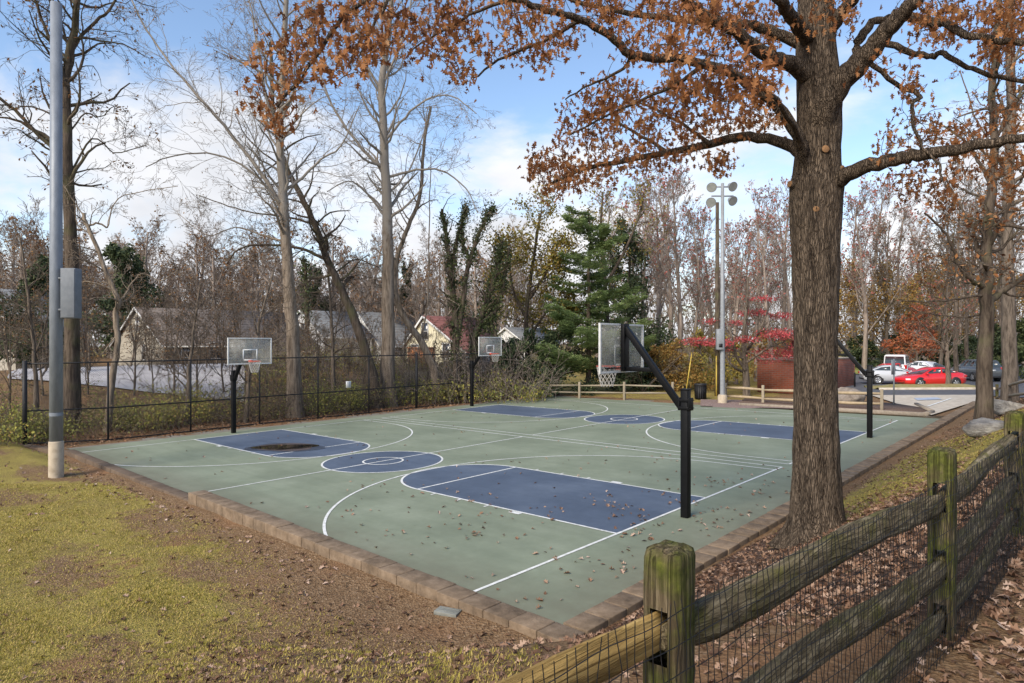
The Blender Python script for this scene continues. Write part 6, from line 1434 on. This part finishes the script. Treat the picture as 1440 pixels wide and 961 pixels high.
# second band of brown brush further up the slope, below the houses
l = MB(); st2 = Buf()
for k_ in range(230):
    u = rng.uniform(360, 760); d = rng.uniform(38, 52); p = gd(u, d); hh = rng.uniform(.6, 2.0); w = rng.uniform(.6, 1.2)
    leaf_cloud(l, (p[0], p[1], p[2] + hh * .5), (w, w, hh * .55), int(rng.uniform(50, 120)), .15, t=(0, .75) if rng.random() < .7 else (.5, 1), shell=.5)
    for s_ in range(5):
        a = random.uniform(0, 6.28); grow(st2, p + rng.normal(size=3) * np.array([.5, .5, 0]), np.array([.35 * math.cos(a), .35 * math.sin(a), 1.0]), hh * rng.uniform(1.2, 2.6), .014, 3, PR(wob=.2, nb=(0, 0, 0, 4, 0), seg=(6, 6, 6, 5, 3), ratio=(.5,) * 5, rmin=.007, up=(0, 0, 0, 0, 0), t0=.25))
mb = MB(); st2.flush(mb, lambda r: True, lambda r: 3); kind(mb.build('brush_stems', M['far_bark']), 'stuff')
kind(l.build('hillside_brush', M['under_leaf']), 'stuff')
# distant wood that reads as one mass
l = MB(); n = 9000
u = rng.uniform(-120, 1560, n); d = rng.uniform(100, 150, n); L_ = rng.uniform(2, 7, n); hz = rng.random(n) ** 1.3 * 10
P0 = np.stack([CX + d * FW[0] + (u - 720) / FPX * d * RT[0], CY + d * FW[1] + (u - 720) / FPX * d * RT[1], 0 * d], 1); P0[:, 2] = terrain(P0[:, 0], P0[:, 1]) + hz
dv = rng.normal(size=(n, 3)) * .45; dv[:, 2] = 1; dv /= np.linalg.norm(dv, axis=1, keepdims=True); sd = np.tile(np.array([RT[0], RT[1], 0]), (n, 1)) + rng.normal(size=(n, 3)) * .3
fw_ = np.cross(sd, dv)
l.scatter(np.array([[-.5, 0, 0], [.5, 0, 0], [0, 1, 0], [0, 0, .6]]), [(0, 1, 2), (1, 3, 2), (3, 0, 2)], P0, sd * .10, dv * L_[:, None], fw_ * .10, 0, rng.random(n))
n = 20000; u = rng.uniform(-120, 1560, n); d = rng.uniform(95, 150, n); hz = rng.random(n) ** 1.4 * 11
P0 = np.stack([CX + d * FW[0] + (u - 720) / FPX * d * RT[0], CY + d * FW[1] + (u - 720) / FPX * d * RT[1], 0 * d], 1); P0[:, 2] = terrain(P0[:, 0], P0[:, 1]) + hz * (1 + .35 * np.sin(u * .021) + .2 * np.sin(u * .057))
X, Y, Z = rand_frames(n, .75); l.scatter(LEAF4[0], LEAF4[1], P0, X, Y, Z, 0, rng.random(n))
kind(l.build('distant_woods', leafmat('far_brush', [(.10, .075, .055), (.15, .115, .09), (.20, .155, .125), (.14, .13, .07)], trans=.1)), 'stuff')

# ------------------------------------------------------------------ fallen leaves and grass
def ground_leaves(name, P2, size, mat_, tints=(0, 1), zfun=terrain, lift=.012, tilt=.35):
    n = len(P2); z = np.array(zfun(P2[:, 0], P2[:, 1])) + lift
    P = np.stack([P2[:, 0], P2[:, 1], z], 1); az = rng.uniform(0, 6.283, n); s = (size * rng.uniform(.6, 1.2, n))[:, None]
    up = np.array([0, 0, 1.]) + rng.normal(size=(n, 3)) * tilt; up /= np.linalg.norm(up, axis=1, keepdims=True)
    X = np.stack([np.cos(az), np.sin(az), 0 * az], 1); X -= (X * up).sum(1, keepdims=True) * up; X /= np.linalg.norm(X, axis=1, keepdims=True); Y = np.cross(up, X)
    mb = MB(); ch = rng.integers(0, 3, n); t_ = np.clip(rng.uniform(tints[0], tints[1], n), 0, 1)
    for k_, T in enumerate((OAKC, OAKD, OAKE)): q = ch == k_; mb.scatter(T, OAKF, P[q], (X * s)[q], (Y * s)[q], (up * s)[q], 0, t_[q])
    return kind(mb.build(name, mat_), 'stuff')
def sample(n, x0, x1, y0, y1, dens):
    out = []; m_ = 0
    while m_ < n:
        x = rng.uniform(x0, x1, 4000); y = rng.uniform(y0, y1, 4000); k_ = rng.random(4000) < dens(x, y); out.append(np.stack([x[k_], y[k_]], 1)); m_ += int(k_.sum())
    return np.concatenate(out)[:n]
clump = lambda x, y, s=1.0: np.clip(.5 + .5 * np.sin(x * 2.1 * s + np.sin(y * 1.7 * s) * 2) * np.sin(y * 2.6 * s + np.sin(x * 1.3 * s) * 2), 0, 1)
off = lambda x, y: ~((x > -2.25) & (y < 6.2) & (x < 21) & (y > -40))
A_ = sample(9500, -5.85, -2.15, -6, 7.5, lambda x, y: (.35 + .65 * clump(x, y)) * sm(-3, 4, y) + .03)                        # bank under the oak
B_ = sample(7000, -9.5, -6.0, 1.0, 10.5, lambda x, y: .6 + .4 * clump(x, y))                                            # path on the camera side
C_ = sample(2200, -5.6, 3.0, 6.25, 12.0, lambda x, y: (.12 + .5 * clump(x, y, .7)) * (sm(4, -3, x) * .8 + .2))           # front slope
D_ = sample(520, 2.0, 20.0, 6.3, 13.0, lambda x, y: .08 + .92 * np.exp(-((y - 6.5) / .45) ** 2))                         # lawn, thick along the kerb
E_ = sample(2600, -5.5, -2.2, -26, -5, lambda x, y: .4 + .6 * clump(x, y))
ground_leaves('fallen_leaves', np.concatenate([A_, C_, E_]), .074, M['litter_leaf'], (.0, .8))
ground_leaves('path_leaves', B_, .088, M['litter_leaf'], (.05, .9))
ground_leaves('lawn_leaves', D_, .105, M['litter_leaf'], (.15, 1))
K_ = np.concatenate([sample(330, -1.4, 8, -7, 5.5, lambda x, y: np.clip(.03 + .9 * clump(x, y, .6) ** 4 * sm(8, -1, x) + .6 * sm(.3, -1.4, x) * clump(x, y), 0, 1)), sample(170, -1.4, 20, -21, 5.5, lambda x, y: .2 + .5 * clump(x, y, .4) ** 2)])
ground_leaves('court_leaves', K_, .10, M['litter_leaf'], (.2, .95), plane_z, .014, .25)
n1 = sample(3200, 21.2, 24.5, -22, 6.5, lambda x, y: sm(21.0, 21.9, x)); ground_leaves('fence_leaves', n1, .13, leafmat('fence_litter', [(.12, .055, .03), (.24, .12, .06), (.36, .20, .11), (.40, .27, .18)], trans=0), (0, 1))
# twigs on the bank
mb = MB()
for x, y in sample(260, -5.6, 2.5, 1.0, 11, lambda x, y: (x < -2.2) | (y > 6.3)):
    a = random.uniform(0, 6.28); L_ = random.uniform(.08, .35); z = float(terrain(x, y)) + .012; mb.tube([(x, y, z), (x + L_ * .5 * math.cos(a), y + L_ * .5 * math.sin(a), z + .012), (x + L_ * math.cos(a + .2), y + L_ * math.sin(a + .2), float(terrain(x + L_ * math.cos(a), y + L_ * math.sin(a))) + .01)], random.uniform(.002, .005), 4)
kind(mb.build('fallen_twigs', M['dark_bark']), 'stuff')
# short lawn grass
vg = lambda x, y: np.clip(veg_of(x, y) * (.55 + .9 * (clump(x, y, .8) - .3)) + .05, 0, 1) * np.clip((veg_of(x, y) > .05), 0, 1)
n = 90000; G_ = []
m_ = 0
while m_ < n:
    u = rng.uniform(-30, 760, 60000); d = 3.8 + 14 * rng.random(60000) ** 1.3; l_ = (u - 720) / FPX * d
    x = CX + d * FW[0] + l_ * RT[0]; y = CY + d * FW[1] + l_ * RT[1]; k_ = (rng.random(60000) < vg(x, y)) & (y > 6.2); G_.append(np.stack([x[k_], y[k_]], 1)); m_ += int(k_.sum())
G_ = np.concatenate(G_)[:n]
S_ = sample(16000, -5.8, -2.2, -13, 4.5, lambda x, y: vg(x, y) * .9); G_ = np.concatenate([G_, S_]); n = len(G_)
P = np.stack([G_[:, 0], G_[:, 1], terrain(G_[:, 0], G_[:, 1]) - .004], 1); az = rng.uniform(0, 6.283, n); Hh = rng.uniform(.008, .026, n) * (1 + .5 * clump(G_[:, 0], G_[:, 1], 1.3)); wd = rng.uniform(.003, .006, n) * (1 + .12 * np.hypot(G_[:, 0] - CX, G_[:, 1] - CY) * .5)
X = np.stack([np.cos(az), np.sin(az), 0 * az], 1) * wd[:, None]; Yv = np.stack([-np.sin(az), np.cos(az), 0 * az], 1); ln = rng.uniform(-1.2, 1.2, n)[:, None]; Y = (np.array([0, 0, 1.]) + Yv * ln) * Hh[:, None]; Z = Yv * Hh[:, None]
mb = MB(); mb.scatter(np.array([[-1, 0, 0], [1, 0, 0], [0, 1, .35]]), [(0, 1, 2)], P, X, Y, Z, 0, np.where(rng.random(n) < .72, np.clip(rng.normal(.38, .22, n), 0, .8), rng.uniform(.75, 1, n))); 
T_ = G_[rng.permutation(90000)[:420]]      # taller tufts here and there in the lawn
k_ = 16; TP2 = np.repeat(T_, k_, 0) + rng.normal(size=(len(T_) * k_, 2)) * .022; n = len(TP2)
P = np.stack([TP2[:, 0], TP2[:, 1], terrain(TP2[:, 0], TP2[:, 1]) - .004], 1); az = rng.uniform(0, 6.283, n); Hh = rng.uniform(.03, .075, n)
X = np.stack([np.cos(az), np.sin(az), 0 * az], 1) * rng.uniform(.0025, .0045, n)[:, None]; Yv = np.stack([-np.sin(az), np.cos(az), 0 * az], 1); Y = (np.array([0, 0, 1.]) + Yv * rng.uniform(-.9, .9, n)[:, None]) * Hh[:, None]; Z = Yv * Hh[:, None]
mb.scatter(np.array([[-1, 0, 0], [1, 0, 0], [0, 1, .35]]), [(0, 1, 2)], P, X, Y, Z, 0, np.repeat(rng.uniform(.0, .65, len(T_)), k_))
kind(mb.build('grass', M['grass_blade']), 'stuff')

# ------------------------------------------------------------------ sky, sun, camera
w = bpy.data.worlds.new('World'); scene.world = w; w.use_nodes = True; nt = w.node_tree; N, Lk = nt.nodes, nt.links
SUN_EL, SAZ = R(38), None
sdir = np.array([-FW[0] * .75 - RT[0] * .62, -FW[1] * .75 - RT[1] * .62]); sdir /= np.linalg.norm(sdir)
sky = N.new('ShaderNodeTexSky'); sky.sky_type = 'NISHITA'; sky.sun_disc = False; sky.sun_elevation = SUN_EL; sky.sun_rotation = math.atan2(sdir[0], sdir[1]); sky.air_density = 1.0; sky.dust_density = .6; sky.ozone_density = 1.6
bg = N['Background']; bg.inputs[1].default_value = .105; Lk.new(sky.outputs[0], bg.inputs[0])
tc = N.new('ShaderNodeTexCoord'); sp = N.new('ShaderNodeSeparateXYZ'); Lk.new(tc.outputs['Generated'], sp.inputs[0])
def mt(op, a, b=None):
    x = N.new('ShaderNodeMath'); x.operation = op
    for k_, q in ((0, a), (1, b)):
        if q is None: continue
        if isinstance(q, (int, float)): x.inputs[k_].default_value = q
        else: Lk.new(q, x.inputs[k_])
    return x.outputs[0]
zc = mt('ADD', mt('MAXIMUM', sp.outputs[2], 0.0), .30)
cb = N.new('ShaderNodeCombineXYZ'); Lk.new(mt('DIVIDE', sp.outputs[0], zc), cb.inputs[0]); Lk.new(mt('DIVIDE', sp.outputs[1], zc), cb.inputs[1]); cb.inputs[2].default_value = 3.3
n1 = N.new('ShaderNodeTexNoise'); n1.inputs['Scale'].default_value = 1.35; n1.inputs['Detail'].default_value = 10; n1.inputs['Roughness'].default_value = .58; n1.inputs['Distortion'].default_value = .25; Lk.new(cb.outputs[0], n1.inputs['Vector'])
cov = N.new('ShaderNodeMapRange'); cov.inputs[1].default_value = .05; cov.inputs[2].default_value = .42; cov.inputs[3].default_value = .25; cov.inputs[4].default_value = -.10; Lk.new(sp.outputs[2], cov.inputs[0])
ms = N.new('ShaderNodeMapRange'); ms.interpolation_type = 'SMOOTHSTEP'; ms.inputs[1].default_value = .46; ms.inputs[2].default_value = .66; Lk.new(mt('ADD', n1.outputs['Fac'], cov.outputs[0]), ms.inputs[0])
n2 = N.new('ShaderNodeTexNoise'); n2.inputs['Scale'].default_value = 1.9; n2.inputs['Detail'].default_value = 7; Lk.new(cb.outputs[0], n2.inputs['Vector'])
cr_ = N.new('ShaderNodeValToRGB'); cr_.color_ramp.elements[0].position = .3; cr_.color_ramp.elements[0].color = (.66, .685, .74, 1); cr_.color_ramp.elements[1].position = .62; cr_.color_ramp.elements[1].color = (.96, .96, .98, 1); Lk.new(n2.outputs['Fac'], cr_.inputs[0])
bg2 = N.new('ShaderNodeBackground'); Lk.new(cr_.outputs[0], bg2.inputs[0]); bg2.inputs[1].default_value = .50
mxs = N.new('ShaderNodeMixShader'); Lk.new(ms.outputs[0], mxs.inputs[0]); Lk.new(bg.outputs[0], mxs.inputs[1]); Lk.new(bg2.outputs[0], mxs.inputs[2]); Lk.new(mxs.outputs[0], N['World Output'].inputs[0])
ld = bpy.data.lights.new('sun', 'SUN'); ld.energy = 2.1; ld.angle = R(28); ld.color = (1, .895, .74)
lo = bpy.data.objects.new('sun', ld); COL.objects.link(lo); sv = Vector((sdir[0] * math.cos(SUN_EL), sdir[1] * math.cos(SUN_EL), math.sin(SUN_EL))); lo.rotation_euler = sv.to_track_quat('Z', 'Y').to_euler(); lo.location = sv * 60
cd = bpy.data.cameras.new('camera'); co = bpy.data.objects.new('camera', cd); COL.objects.link(co); co.location = (CX, CY, H); co.rotation_euler = (R(90), 0, YAW - R(90))
cd.sensor_width = 36; cd.lens = FPX / 1440 * 36; cd.shift_y = (HY - 480.5) / 1440; cd.clip_end = 3000; cd.clip_start = .05; scene.camera = co
vs = scene.view_settings; vs.view_transform = 'Standard'; vs.look = 'None'; vs.gamma = 1; vs.use_curve_mapping = False; vs.exposure = 1.2
scene.cycles.max_bounces = 6; scene.cycles.transparent_max_bounces = 12; scene.cycles.use_denoising = True
